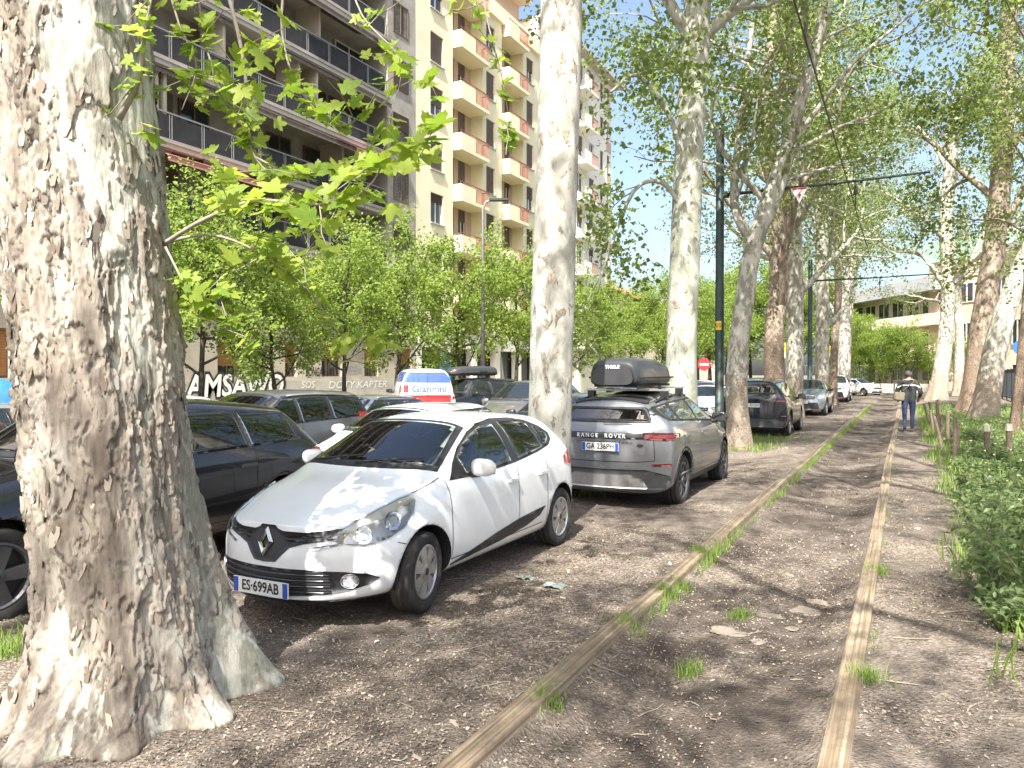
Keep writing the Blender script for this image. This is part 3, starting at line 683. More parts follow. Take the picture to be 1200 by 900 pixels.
# ---- the big trunk in front: flaky plates modelled on a dense skin
B1 = Vector((-3.80, 2.78, -.06))
camr = Vector((CY, SY, 0))
def big_trunk():
    nu, nv = 420, 470; zs = np.concatenate([np.linspace(-.15, 4.4, nv - 60), np.linspace(4.42, 8.5, 60)])
    A = np.linspace(0, 2 * PI, nu, endpoint=False); TH, Z = np.meshgrid(A, zs)
    ca, sa = np.cos(TH), np.sin(TH)
    r0 = .385 + .012 * np.exp(-((Z - 2.2) / .8) ** 2) - .012 * np.clip(Z - 3.5, 0, 9)
    # buttress roots (angle measured in world)
    fl = 0
    for ang, wd, amp, h in ((-78, .36, .48, .17), (-125, .34, .46, .17), (-38, .28, .44, .16), (5, .28, .42, .20), (48, .26, .66, .46), (150, .4, .46, .2), (95, .35, .5, .25), (-170, .3, .42, .2)):
        da = np.angle(np.exp(1j * (TH - R(ang)))); fl = fl + amp * np.exp(-(da / wd) ** 2) * np.exp(-np.clip(Z, 0, 9) / h)
    r = r0 + fl * .62 + .03 * np.exp(-np.clip(Z, 0, 9) / .8)
    r = r + .022 * fbm(ca * 1.6 + 3, sa * 1.6, Z * .9, 3, 31) + .016 * fbm(ca * 5, sa * 5, Z * 2.2, 3, 32)
    # knots low on the trunk
    for ang, z_, rad_, amp in ((-95, .42, .10, .05), (-60, .16, .13, .06), (-110, .2, .12, .05), (-40, .3, .1, .04), (-80, .95, .07, .02), (-20, 2.42, .05, .035), (-120, 1.35, .06, .018)):
        da = np.angle(np.exp(1j * (TH - R(ang)))) * .42; d2 = (da ** 2 + (Z - z_) ** 2) / rad_ ** 2; r = r + amp * np.exp(-d2)
    u = TH / (2 * PI) * 2.45
    wu = u + .035 * fbm(u * 7, Z * 5, 0, 3, 41); wz = Z + .06 * fbm(u * 9, Z * 7, 0, 3, 42)
    big = fbm(u * 1.5, Z * .6, 0, 4, 61); streak = fbm(u * 3.6, Z * .3, 0, 3, 62)
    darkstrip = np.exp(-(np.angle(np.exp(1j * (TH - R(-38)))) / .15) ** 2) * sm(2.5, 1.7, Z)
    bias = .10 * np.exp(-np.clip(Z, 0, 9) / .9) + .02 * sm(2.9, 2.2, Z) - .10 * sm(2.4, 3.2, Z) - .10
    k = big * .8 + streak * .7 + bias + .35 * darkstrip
    r_add = 0; plate = np.zeros_like(Z); edge = np.zeros_like(Z)
    # irregular flakes in four overlapping layers, long in the grain
    for i_, (fu, fz, thr, hgt) in enumerate(((6, 1.5, .10, .010), (11, 2.8, .12, .009), (19, 5., .13, .008), (33, 8.5, .15, .006))):
        nn = fbm(wu * fu + 13 * i_, wz * fz + 7 * i_, 0, 4, 80 + i_) + k * .75
        st_ = sm(thr - .010, thr + .010, nn); r_add = r_add + st_ * hgt * (1 + .8 * np.clip(.25 - (nn - thr), 0, .25) / .25)
        plate = np.maximum(plate, st_ * (.55 + .12 * i_)) if i_ else st_ * .6
        gzn = np.gradient(nn, axis=0) / np.gradient(Z, axis=0)
        edge = np.maximum(edge, np.clip(1 - np.abs(nn - thr + .016) / .03, 0, 1) * np.where(gzn > 0, .9, .35))  # dark flake edges, with shade under the lower lips put into the colour
    r = r + r_add + .002 * fbm(u * 60, Z * 22, 0, 2, 71)
    idv = vnoise(wu * 12, wz * 5, 0, 90) * .5 + .5
    lean = camr * -1
    bend = (Z - .3) * .085; bend = np.where(Z < .3, 0, bend)
    X = ca * r + lean.x * bend; Y = sa * r + lean.y * bend
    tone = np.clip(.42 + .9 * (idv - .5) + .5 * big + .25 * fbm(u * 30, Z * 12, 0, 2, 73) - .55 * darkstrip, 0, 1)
    V = np.stack([X, Y, Z], -1).reshape(-1, 3)
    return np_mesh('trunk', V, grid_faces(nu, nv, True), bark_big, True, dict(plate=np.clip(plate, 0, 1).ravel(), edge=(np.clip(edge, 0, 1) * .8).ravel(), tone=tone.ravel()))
top_pts = [B1 + Vector((0, 0, 0)), B1 - camr * .26 + Vector((0, 0, 3.5)), B1 - camr * .66 + Vector((0, 0, 8.2))]
big_tree, _ = plane_tree('plane_tree', top_pts, [.38, .38, .30], 11, 'massive plane trunk with flaking pale bark and spreading roots beside the white hatchback', bark, leaf_plane, top=19, z_limb=8.4, n_limb=7, limb_len=6.0, trunk_mesh=big_trunk(), per=10, z_keep=6.5)
big_tree['category'] = 'tree'
# limbs of the big tree continue from the modelled trunk top
lead = MB(); q = (top_pts[-1] - B1)
lead.tube([q + Vector((0, 0, -.3)), q + Vector((-.1, .1, 3)), q + Vector((.2, 0, 6)), q + Vector((0, .2, 10.5))], [.30, .24, .16, .05], 12, False); lead.build('leader', bark, big_tree, True)

# loose curling flakes standing off the skin
def bark_flakes(tm, N=1500):
    nv_ = len(tm.vertices); co = np.empty(nv_ * 3, np.float32); tm.vertices.foreach_get('co', co); co = co.reshape(-1, 3); nr = np.empty(nv_ * 3, np.float32); tm.vertices.foreach_get('normal', nr); nr = nr.reshape(-1, 3)
    pl = np.empty(nv_, np.float32); tm.attributes['plate'].data.foreach_get('value', pl); ed = np.empty(nv_, np.float32); tm.attributes['edge'].data.foreach_get('value', ed); rs = np.random.default_rng(9)
    ok = np.where((ed > .35) & (co[:, 2] > .1) & (co[:, 2] < 4.2))[0]; ix = rs.choice(ok, N); V = []; F = []
    for i in ix:
        nn = Vector(nr[i]); nn.z *= .3; nn.normalize(); t = Vector((0, 0, 1)); w = t.cross(nn).normalized(); t = (t + w * rs.normal() * .18).normalized(); L_ = rs.uniform(.018, .06); W_ = L_ * rs.uniform(.25, .5); lift = rs.uniform(.003, .012); p = Vector(co[i]); k = len(V)
        for (a, b_, c_) in ((-.35, 1, -.002), (.4, .8, -.001), (.55, .1, lift * .35), (.25, -.9, lift), (-.3, -1, lift * 1.1), (-.55, 0, lift * .4)): V.append(tuple(p + w * W_ * a * 1.6 + t * L_ * b_ + nn * (c_ + .002)))
        F.append((k, k + 1, k + 2, k + 5)); F.append((k + 5, k + 2, k + 3, k + 4))
    return np_mesh('bark_flakes', V, F, flake_m)
flake_m = bpy.data.materials.new('bark_flake'); flake_m.use_nodes = True; n, l = nodes_of(flake_m); gi = n.new('ShaderNodeNewGeometry'); n['Principled BSDF'].inputs['Roughness'].default_value = .9
l.new(ramp(n, l, gi.outputs['Random Per Island'], [(0, (.12, .09, .065)), (.4, (.24, .19, .145)), (.75, (.36, .31, .25)), (1, (.48, .44, .37))]), n['Principled BSDF'].inputs['Base Color'])
o = link('bark_flakes', bark_flakes([q for q in big_tree.children if q.name.startswith('trunk')][0].data), big_tree); o['kind'] = 'stuff'
# ---- sprays of young leaves on the big tree's shoots (each leaf a piece of its own)
def lobed_leaf(seed):
    R_ = random.Random(seed); pts = [(0, 0)]
    for ang, ln, wd in ((-2.0, .55, .2), (-1.02, .82, .24), (0, 1., .27), (1.02, .82, .24), (2.0, .55, .2)):
        ln *= R_.uniform(.88, 1.1)
        def pt(a, r_): return (math.sin(a) * r_, .22 + math.cos(a) * r_ * .9)
        pts += [pt(ang - .36, ln * .58), pt(ang - .25, ln * .80), pt(ang - .13, ln * .80), pt(ang, ln), pt(ang + .14, ln * .82), pt(ang + .27, ln * .78)]
        pts.append(pt(ang + .50, ln * .56)) if ang < 2 else None
    bend = R_.uniform(-.3, .35); fold = R_.uniform(.05, .3)
    V = [(x, y, bend * (y * y) * .5 + fold * abs(x) * .6 - .12 * x * x + R_.gauss(0, .015)) for x, y in pts]; V.append((0, .3, .02)); n_ = len(pts)
    me = bpy.data.meshes.new('leaf'); me.from_pydata(V, [], [(i, (i + 1) % n_, n_) for i in range(n_)]); me.materials.append(leaf_close)
    me.polygons.foreach_set('use_smooth', [True] * n_); me.update(); return me
LEAVES = [lobed_leaf(i) for i in range(6)]
twig_m = weathered('twig_bark', (.26, .23, .18), .25, 12, .85)
nleaf = 0
def shoot(tree, pp, r0, n_leaf, size, seed, side_twigs=0, t0=.25):
    """pp: world points along the shoot; leaves hang from its outer part"""
    global nleaf
    R_ = random.Random(seed); pts = catmull(pp, 5); base = tree.location; loc = [p - base for p in pts]; k = len(loc)
    mb = MB(); mb.tube(loc, [max(.003, r0 * (1 - .8 * i / k)) for i in range(k)], 7, True); spots = []
    for j in range(side_twigs):
        i = int(k * (t0 + (1 - t0) * (j + R_.random()) / max(1, side_twigs))); i = min(i, k - 2); d = Vector((R_.gauss(0, 1), R_.gauss(0, 1), R_.gauss(-.1, .8))).normalized(); q = loc[i]; tw = [q.copy()]
        for s_ in range(4): d = (d + Vector((R_.gauss(0, .25), R_.gauss(0, .25), R_.gauss(-.05, .25)))).normalized(); tw.append(tw[-1] + d * R_.uniform(.06, .13))
        mb.tube(tw, [.004, .0035, .003, .0025, .002], 5, False); spots += tw[1:]
    o = mb.build('shoot', twig_m, tree, True)
    spots += [loc[i] for i in range(int(k * t0), k)]
    for j in range(int(n_leaf * 2.1)):
        q = R_.choice(spots) + Vector((R_.gauss(0, .02), R_.gauss(0, .02), R_.gauss(0, .02)))
        s_ = size * R_.choice([.5, .65, .8, 1., 1.1])
        # blades face the light and hang a little outwards
        nrm = Vector((R_.gauss(.1, .5), R_.gauss(-.35, .5), R_.uniform(.25, 1.1))).normalized(); a = R_.uniform(0, 2 * PI); qt = nrm.to_track_quat('Z', 'Y') @ Quaternion((0, 0, 1), a); me = R_.choice(LEAVES)
        if j < n_leaf and nleaf < 298:
            lf = link('leaf', me, o, q); lf.rotation_mode = 'QUATERNION'; lf.rotation_quaternion = qt; lf.scale = (s_, s_, s_); nleaf += 1
        else: MORE.add([q + qt @ (v.co * s_) for v in me.vertices], [tuple(p.vertices) for p in me.polygons])
MORE = MB()
S = lambda *pp: [at(a, b_, d) for a, b_, d in pp]
shoot(big_tree, S((190, 288, 4.2), (240, 258, 4.05), (300, 236, 3.95), (375, 240, 3.9), (430, 222, 3.85), (462, 165, 3.85)), .014, 40, .119, 1, 7, .3)
shoot(big_tree, S((195, 284, 4.2), (250, 276, 4.3), (310, 300, 4.35), (370, 350, 4.4), (405, 420, 4.4)), .010, 30, .119, 2, 5, .35)
shoot(big_tree, S((142, 140, 3.95), (165, 95, 3.85), (172, 40, 3.8), (185, -20, 3.8)), .018, 16, .087, 3, 3, .3)
shoot(big_tree, S((255, -60, 4.6), (285, 60, 4.5), (292, 130, 4.45), (300, 185, 4.4), (355, 240, 4.35)), .014, 35, .103, 4, 8, .25)
shoot(big_tree, S((230, -60, 4.9), (240, 40, 4.8), (262, 105, 4.7), (295, 140, 4.6)), .009, 28, .103, 5, 6, .2)
shoot(big_tree, S((340, -60, 4.5), (332, 40, 4.4), (355, 110, 4.3), (400, 150, 4.25), (440, 120, 4.2)), .009, 30, .111, 6, 6, .2)
shoot(big_tree, S((190, -50, 4.4), (212, 30, 4.3), (232, 80, 4.3), (215, 130, 4.25)), .008, 23, .095, 7, 5, .2)
shoot(big_tree, S((400, -60, 5.0), (425, 20, 4.9), (470, 75, 4.8), (455, 150, 4.75)), .008, 21, .095, 8, 5, .2)
shoot(big_tree, S((560, -60, 5.2), (570, 20, 5.1), (590, 100, 5.0), (600, 170, 5.0)), .007, 16, .095, 9, 4, .2)
shoot(big_tree, S((195, 290, 4.15), (215, 330, 4.1), (235, 370, 4.15), (300, 400, 4.2)), .007, 21, .103, 10, 4, .3)
shoot(big_tree, S((300, 185, 4.4), (345, 205, 4.3), (400, 195, 4.25), (440, 180, 4.2), (478, 205, 4.15)), .007, 25, .119, 12, 5, .2)

o = MORE.build('leaf_sprays', leaf_close, big_tree, True); o['kind'] = 'stuff'
# ---- the row beside the cars
T = {}
def rowtree(pp, d, radii, seed, label, **k):
    o, pts = plane_tree('plane_tree', pxpath(pp, d), radii, seed, label, **k); return o
rowtree([(641, 560), (647, 400), (653, 200), (658, 0), (662, -230)], 9.29, [.26, .258, .255, .245, .22], 21, 'slim straight plane trunk standing between the white hatchback and the grey car with roof box', barkm=bark_white, z_limb=8.6, flare=.12, z_keep=4.5)
rowtree([(800, 520), (799, 400), (806, 200), (814, 50)], 14.95, [.32, .29, .28, .26], 22, 'smooth grey-green plane trunk forking high above the car with roof box', barkm=bark_mat('plane_bark_greygreen', (.36, .37, .31), (.29, .30, .24), rough_z=.6), z_limb=8.8,
        extra_limbs=[(pxpath([(814, 60), (780, 0), (745, -60), (700, -160)], 14.9, zat(60, 14.95)), .13), (pxpath([(802, 250), (775, 215), (742, 225), (712, 300), (700, 340)], 14.8, zat(250, 14.95)), .05), (pxpath([(804, 200), (780, 130), (745, 90), (715, 110)], 14.8, zat(200, 14.95)), .06), (pxpath([(814, 55), (850, 20), (890, -15), (940, -120)], 14.9, zat(55, 14.95)), .14)])
rowtree([(868, 512), (863, 440), (875, 330), (884, 285)], 18.8, [.27, .25, .22, .21], 23, 'crooked spotted plane trunk beside the green tram pole', barkm=bark, z_limb=5.6, top=16, flare=.45,
        extra_limbs=[([at(884, 285, 18.8), at(912, 220, 18.6), at(936, 130, 18.4), at(968, 20, 18.3)], .17), ([at(884, 290, 18.8), at(860, 240, 19), at(866, 150, 19.2), at(880, 30, 19.3)], .13)], n_limb=8, droop=-.2)
rowtree([(909, 480), (907, 390), (912, 330), (905, 200)], 27.6, [.37, .33, .31, .27], 24, 'brown rough-barked plane trunk behind the navy car', barkm=bark_brown, z_limb=3.9, limb_len=5.5, n_limb=13, droop=-.2)
rowtree([(930, 475), (931, 350), (925, 150), (929, -40)], 31, [.36, .33, .34, .30], 25, 'tall straight plane trunk between the navy car and the silver car', barkm=bark, z_limb=4.3, n_limb=13, droop=-.2)
rowtree([(963, 460), (963, 320), (957, 160), (964, 0)], 38.5, [.34, .30, .28, .24], 26, 'plane trunk just behind the silver parked car', barkm=bark, z_limb=4.0, n_limb=11, droop=-.2)
rowtree([(976, 460), (978, 400), (982, 330), (975, 200)], 45, [.24, .2, .2, .18], 27, 'thin plane trunk in front of the white off-roader', barkm=bark_brown, z_limb=6)
rowtree([(988, 455), (990, 380), (998, 290), (986, 150)], 54, [.45, .42, .4, .36], 28, 'very pale plane trunk near the far end of the rails', barkm=bark_white, z_limb=5, n_limb=10, droop=-.2)
# ---- the row beyond the footpath
rowtree([(1098, 468), (1107, 400), (1110, 330), (1107, 250), (1120, 120)], 46, [.50, .42, .38, .34, .3], 31, 'pale spotted plane trunk beyond the walking person', barkm=bark, leafm=leaf_far, z_limb=6.5,
        extra_limbs=[([at(1108, 340, 46), at(1080, 300, 46), at(1040, 290, 46), at(1000, 250, 46)], .16), ([at(1110, 345, 46), at(1135, 310, 46), at(1155, 260, 46)], .18)])
rowtree([(1138, 478), (1151, 380), (1165, 280), (1173, 170), (1178, 20)], 30, [.46, .42, .38, .35, .3], 32, 'leaning brownish plane trunk, left one of the leaning pair by the footpath', barkm=bark_brown, leafm=leaf_far, z_limb=6)
rowtree([(1152, 484), (1169, 395), (1194, 320), (1232, 240)], 27, [.40, .37, .32, .3], 33, 'strongly leaning plane trunk, lower and more tilted one of the leaning pair', barkm=bark, leafm=leaf_far, z_limb=5.5)
rowtree([(1189, 505), (1197, 420), (1204, 330), (1206, 200)], 20, [.13, .115, .11, .10], 34, 'thin young plane trunk in front of the dark fence', barkm=bark_brown, leafm=leaf_plane, z_limb=5, top=11, limb_len=3, flare=.3)
for i, (x, y) in enumerate(((3.3, 12.5), (3.4, 5.0), (3.3, -3.5), (3.4, -11), (-3.8, -7.5), (-3.7, -13), (-3.9, -19), (3.4, 64), (-4.2, 66))):
    p = Vector((x, y, 0)); far = y > 50
    o, _ = plane_tree('plane_tree', [p, p + Vector((.1, .1, 4)), p + Vector((-.1 if x > 0 else .1, .2, 8))], [.36, .3, .26], 40 + i, ('plane tree with pale trunk closing the avenue by the cross street' if far else 'plane tree with pale trunk spreading over the footpath'), bark, leaf_far if far else leaf_plane, z_limb=6.2 if y > 8 else 7.5, limb_len=6, z_keep=3.2, per=9 if (x < 0 and y < 0) else (7 if 0 < y < 8 else 14))
# ---- small dense street trees by the apartment blocks
def street_tree(seed):
    G = Grower(seed); spec = [dict(n=7, len=2.9, up=.10, wob=.14, t0=.2, k=6), dict(n=7, len=1.5, up=.02, wob=.22, rr=.55, k=4, t0=.2), dict(n=5, len=.8, up=-.03, wob=.25, rr=.5, k=3, leaf=8)]
    tr = MB(); pts = [Vector((0, 0, -.1)), Vector((G.r.uniform(-.1, .1), .05, 1.6)), Vector((G.r.uniform(-.25, .25), G.r.uniform(-.2, .2), 3.2)), Vector((0, 0, 5.6)), Vector((.1, 0, 7.2))]; pts = catmull(pts, 4)
    tr.tube(pts, [.12 - .10 * i / len(pts) for i in range(len(pts))], 10, False)
    for j in range(13):
        z = 1.9 + 4.9 * j / 13; p = min(pts, key=lambda q_: abs(q_.z - z)); a = j * 2.4 + G.r.random(); el = R(G.r.uniform(5, 55))
        G.branch(p, Vector((math.cos(a) * math.cos(el), math.sin(a) * math.cos(el), math.sin(el))), 3.1 * (1.05 - .5 * j / 13), .05, 0, spec)
    rs = np.random.default_rng(seed); C = np.array([tuple(p) for p in G.L]); C = C + rs.normal(size=C.shape) * .13; C = C[C[:, 2] > 1.75]
    V, F = leaf_cloud(C, .13, rs)
    return tr.mesh('trunk', bark_dark, True), G.mb.mesh('limbs', bark_dark, True), np_mesh('crown', V, F, leaf_street)
SV = [street_tree(100 + i) for i in range(3)]
own = ['street tree half hidden behind the massive flaking trunk', 'street tree rising over the start of the big black and white graffiti', 'street tree rising over the end of the big black and white graffiti', 'street tree before the grey balcony block, above the graphite people carrier', 'street tree between grey balcony block and yellow block, above the red blue van', 'street tree before the yellow block, above the black off-roader with roof box', 'street tree before the yellow block, partly behind the slim straight trunk', 'street tree at the foot of the white tower, right beside the slim straight trunk', 'street tree past the white tower, above the grey SUV roof box']
lab = ['leafy small street tree in front of the graffiti wall of the balcony block', 'leafy small street tree in front of the pale yellow block', 'leafy small street tree further along the street past the white tower']
for i, px in enumerate((150, 236, 318, 398, 470, 536, 604, 662, 705, 742, 772, 797, 818, 836, 850)):
    X = -18.2; y = Yp(px, X); o = empty('street_tree', (X + random.uniform(-.3, .3), y, -.11), random.uniform(0, 6.28), own[i] if i < len(own) else lab[2], 'tree', 'street trees along the apartment blocks')
    s = random.uniform(.94, 1.08) * (.86, .84, .74, .78, .9)[i] if i < 5 else random.uniform(.92, 1.1) * (1.25 if i > 9 else 1); o.scale = (s, s, s * random.uniform(.95, 1.06))
    for nm, me in zip(('trunk', 'limbs', 'crown'), SV[i % 3]): link(nm, me, o)
# ---- shrubs and young trees before the far buildings
for i, (px, d, s) in enumerate(((1008, 74, .85), (1032, 71, .72), (1062, 70, .78), (1088, 68, .6), (1020, 76, .9), (1046, 73, .66), (1128, 60, .6), (985, 86, 1.0), (960, 88, 1.6), (935, 92, 1.8), (905, 95, 1.9), (880, 98, 1.9), (855, 96, 1.8), (830, 92, 1.6))):
    p = at(px, 438, d); o = empty('young_tree', (p.x, p.y, .02), i * 1.3, ['bright green young tree behind the end railing', 'bushy green tree before the far low buildings'][i > 4], 'tree', 'trees behind the end railing' if i <= 4 else 'trees before the far low buildings'); o.scale = (s, s, s)
    for nm, me in zip(('trunk', 'limbs', 'crown'), SV[(i + 1) % 3]): link(nm, me, o)
# ================================================================== CARS (local: x from nose to tail, y across, z up; nose at x = 0)
def lerp(a, b_, t): return a + (b_ - a) * t
BASE = dict(L=4.06, w=.865, H=1.45, zb=.17, hz0=.74, hz1=.985, xfa=.84, wb=2.59, xcowl=1.02, xrf=1.86, xrr=3.55, xtg=3.86, ztg=1.02, zrr=1.38, belt0=.955, belt1=1.09, wr=.60, sw=.36, swr=.26, Rw=.305, nose=.10, tail=.06, tread=.19)
def car_cage(P):
    L, w, H, zb = P['L'], P['w'], P['H'], P['zb']; hz0, hz1 = P['hz0'], P['hz1']; wr = P['wr']
    S_ = []
    def st_(xc, xs, m, zmid, zsh, top, zlow=None):
        zl = zb if zlow is None else zlow
        S_.append((xc, xs, [(0, zl), (w * .82 * m, zl), (w * .965 * m, zl + .10), (w * m, zmid), (w * .985 * m, zsh)] + top))
    def hood(t): return lerp(hz0, hz1, 1 - (1 - t) ** 1.6)
    zm = lerp(zb, P['belt0'], .42)
    st_(P['nose'] + .0, P['nose'] + P['sw'], .93, zm, hz0 - .20, [(w * .82, hz0 - .09), (w * .58, hz0 - .03), (w * .3, hz0 - .006), (0, hz0)], zb + .02)
    for t in (.28, .68):
        x = lerp(P['nose'] + .08, P['xcowl'], t); h = hood(t); m = lerp(.965, 1, t)
        st_(x, x + P['sw'] * (1 - t) * .8, m, zm, lerp(hz0 - .17, P['belt0'] - .17, t), [(w * .89 * m, h - .085), (w * .66, h - .028), (w * .33, h - .005), (0, h)])
    xc = P['xcowl']; xr = P['xrf']; b0, b1 = P['belt0'], P['belt1']; zrf = H - .035
    st_(xc, xc + .20, 1, zm, b0 - .15, [(w * .92, b0 - .045), (w * .83, hz1 - .01), (w * .44, hz1 + .004), (0, hz1 + .01)])
    for t in (.12, .5, .88):
        st_(lerp(xc, xr, t), lerp(xc, xr, t) + lerp(.22, .14, t), 1, zm, b0 - .14, [(w * .935, b0 + .01 * t), (lerp(w * .83, wr, t), lerp(hz1, zrf - .05, t) + .012), (lerp(w * .44, wr * .55, t), lerp(hz1, zrf - .01, t) + .025), (0, lerp(hz1, zrf, t) + .03)])
    xs_ = [xr + .1, lerp(xr, P['xrr'], .38), lerp(xr, P['xrr'], .7), P['xrr'] - .10, P['xrr']]
    for i, x in enumerate(xs_):
        t = (x - xr) / (P['xrr'] - xr); zt = [zrf + .012, H, lerp(H, P['zrr'], .45), lerp(H, P['zrr'], .9), P['zrr']][i]; q = [1, 1, .985, .95, .93][i]; bt = lerp(b0, b1, t)
        st_(x, x + .08 * (1 - t) - .05 * t, [1, 1, 1, .99, .985][i], zm + .02 * t, bt - .14, [(w * .94 * [1, 1, .99, .97, .96][i], bt), (wr * q, zt - .06), (wr * .56 * q, zt - .012), (0, zt)])
    xt = P['xtg']; zt = P['ztg']
    st_(lerp(P['xrr'], xt, .5), lerp(P['xrr'], xt, .5) - .07, .975, zm + .02, b1 - .15, [(w * .91, b1 - .02), (lerp(wr * .93, w * .74, .5), lerp(P['zrr'] - .06, zt, .5)), (wr * .5, lerp(P['zrr'], zt, .47)), (0, lerp(P['zrr'], zt, .46))])
    st_(xt, xt - .14, .96, zm + .03, zt - .17, [(w * .88, zt - .07), (w * .74, zt - .015), (w * .4, zt), (0, zt + .003)])
    st_(L - P['tail'], L - P['tail'] - P['swr'], .925, zm + .03, zt - .32, [(w * .80, zt - .17), (w * .60, zt - .11), (w * .3, zt - .10), (0, zt - .10)], zb + .05)
    V = []; F = []
    NC = 9
    for xc_, xs, cols in S_:
        for (y, z) in cols: V.append((lerp(xc_, xs, (y / w) ** 2), y, z))
    n_ = len(S_)
    for i in range(n_ - 1):
        for j in range(NC - 1): F.append((i * NC + j, i * NC + j + 1, (i + 1) * NC + j + 1, (i + 1) * NC + j))
    def cap(i, front):
        xc_, xs, cols = S_[i]; k0 = len(V)
        for j in range(1, NC - 1):
            y, z = cols[j]; tz = (z - cols[0][1]) / (cols[-1][1] - cols[0][1])
            for fr in (.55, 0):
                yy = y * fr
                if front: x = P['nose'] - .085 + .085 * max(0, (tz - .45) / .55) ** 1.5 + .03 * max(0, .25 - tz) * 4 * .5 + P['sw'] * (yy / w) ** 2
                else: x = L - P['tail'] + .05 * (1 - abs(tz - .35)) - P['swr'] * (yy / w) ** 2
                V.append((x, yy, z))
        def idx(j, k): return i * NC + j if k == 0 else k0 + (j - 1) * 2 + (k - 1)
        fs = []
        for j in range(1, NC - 2):
            for k in (0, 1): fs.append((idx(j, k), idx(j, k + 1), idx(j + 1, k + 1), idx(j + 1, k)))
        fs += [(i * NC, idx(1, 1), idx(1, 0)), (i * NC, idx(1, 2), idx(1, 1)), (i * NC + 8, idx(7, 0), idx(7, 1)), (i * NC + 8, idx(7, 1), idx(7, 2))]
        F.extend(fs if front else [f[::-1] for f in fs])
    cap(0, True); cap(n_ - 1, False)
    return V, F
def car_body(P, level):
    V, F = car_cage(P); bm = bmesh.new(); vs = [bm.verts.new(v) for v in V]; vm = [bm.verts.new((x, -y, z)) for x, y, z in V]
    for f in F: bm.faces.new([vs[i] for i in f]); bm.faces.new([vm[i] for i in reversed(f)])
    bmesh.ops.remove_doubles(bm, verts=bm.verts, dist=.0005); bmesh.ops.recalc_face_normals(bm, faces=bm.faces)
    me = bpy.data.meshes.new('body'); bm.to_mesh(me); bm.free(); ob = bpy.data.objects.new('body', me); _tmp.collection.objects.link(ob)
    md = ob.modifiers.new('s', 'SUBSURF'); md.levels = level; md.render_levels = level
    me2 = bake(ob); bpy.data.objects.remove(ob)
    co = np.empty(len(me2.vertices) * 3, np.float32); me2.vertices.foreach_get('co', co); co = co.reshape(-1, 3)
    x0, x1 = co[:, 0].min(), co[:, 0].max(); co[:, 0] = (co[:, 0] - x0) / (x1 - x0) * P['L']; co[:, 1] *= P['w'] / np.abs(co[:, 1]).max()
    z0 = co[:, 2].min(); co[:, 2] = P['zb'] + (co[:, 2] - z0) * (P['H'] - P['zb']) / (co[:, 2].max() - z0)
    me2.vertices.foreach_set('co', co.ravel()); me2.update()
    ob = bpy.data.objects.new('body', me2); _tmp.collection.objects.link(ob)
    Ra = P['Rw'] * P.get('arch', 1.16); tmp = []
    for xa in (P['xfa'], P['xfa'] + P['wb']):
        for s in (-1, 1):
            m = MB(); m.lathe([(0, 0), (Ra, 0), (Ra, .6), (0, .6)], 40, Matrix.Translation((xa, s * (P['w'] - .34), P['Rw'] + .01)) @ Matrix.Rotation(-s * PI / 2, 4, 'X'))
            c_ = m.mesh('cut', black_pl); bmx = bmesh.new(); bmx.from_mesh(c_); bmesh.ops.remove_doubles(bmx, verts=bmx.verts, dist=.001); bmesh.ops.recalc_face_normals(bmx, faces=bmx.faces); bmx.to_mesh(c_); bmx.free()
            co_ = bpy.data.objects.new('cut', c_); _tmp.collection.objects.link(co_); tmp.append(co_)
            md = ob.modifiers.new('b', 'BOOLEAN'); md.object = co_; md.operation = 'DIFFERENCE'; md.solver = 'FAST'
    me3 = bake(ob)
    for o in tmp + [ob]: bpy.data.objects.remove(o)
    me3.materials.clear()
    return me3
def pips(pts, poly):
    """which points lie inside the outline"""
    pts = np.asarray(pts, float).reshape(-1, 2); x, y = pts[:, 0], pts[:, 1]; ins = np.zeros(len(pts), bool); q = np.asarray(poly, float); k = np.roll(q, 1, 0)
    for (xi, yi), (xj, yj) in zip(q, k):
        if yi != yj: ins ^= ((yi > y) != (yj > y)) & (x < (xj - xi) * (y - yi) / (yj - yi) + xi)
    return ins
def rounded(poly, r=.05, k=4):
    out = []; n_ = len(poly)
    for i in range(n_):
        a, b_, c_ = Vector(poly[i - 1]), Vector(poly[i]), Vector(poly[(i + 1) % n_])
        ra = min(r, (a - b_).length * .45); rc = min(r, (c_ - b_).length * .45); p = b_ + (a - b_).normalized() * ra; q = b_ + (c_ - b_).normalized() * rc
        for j in range(k + 1): t = j / k; out.append(tuple(p * (1 - t) ** 2 + b_ * 2 * t * (1 - t) + q * t * t))
    return out
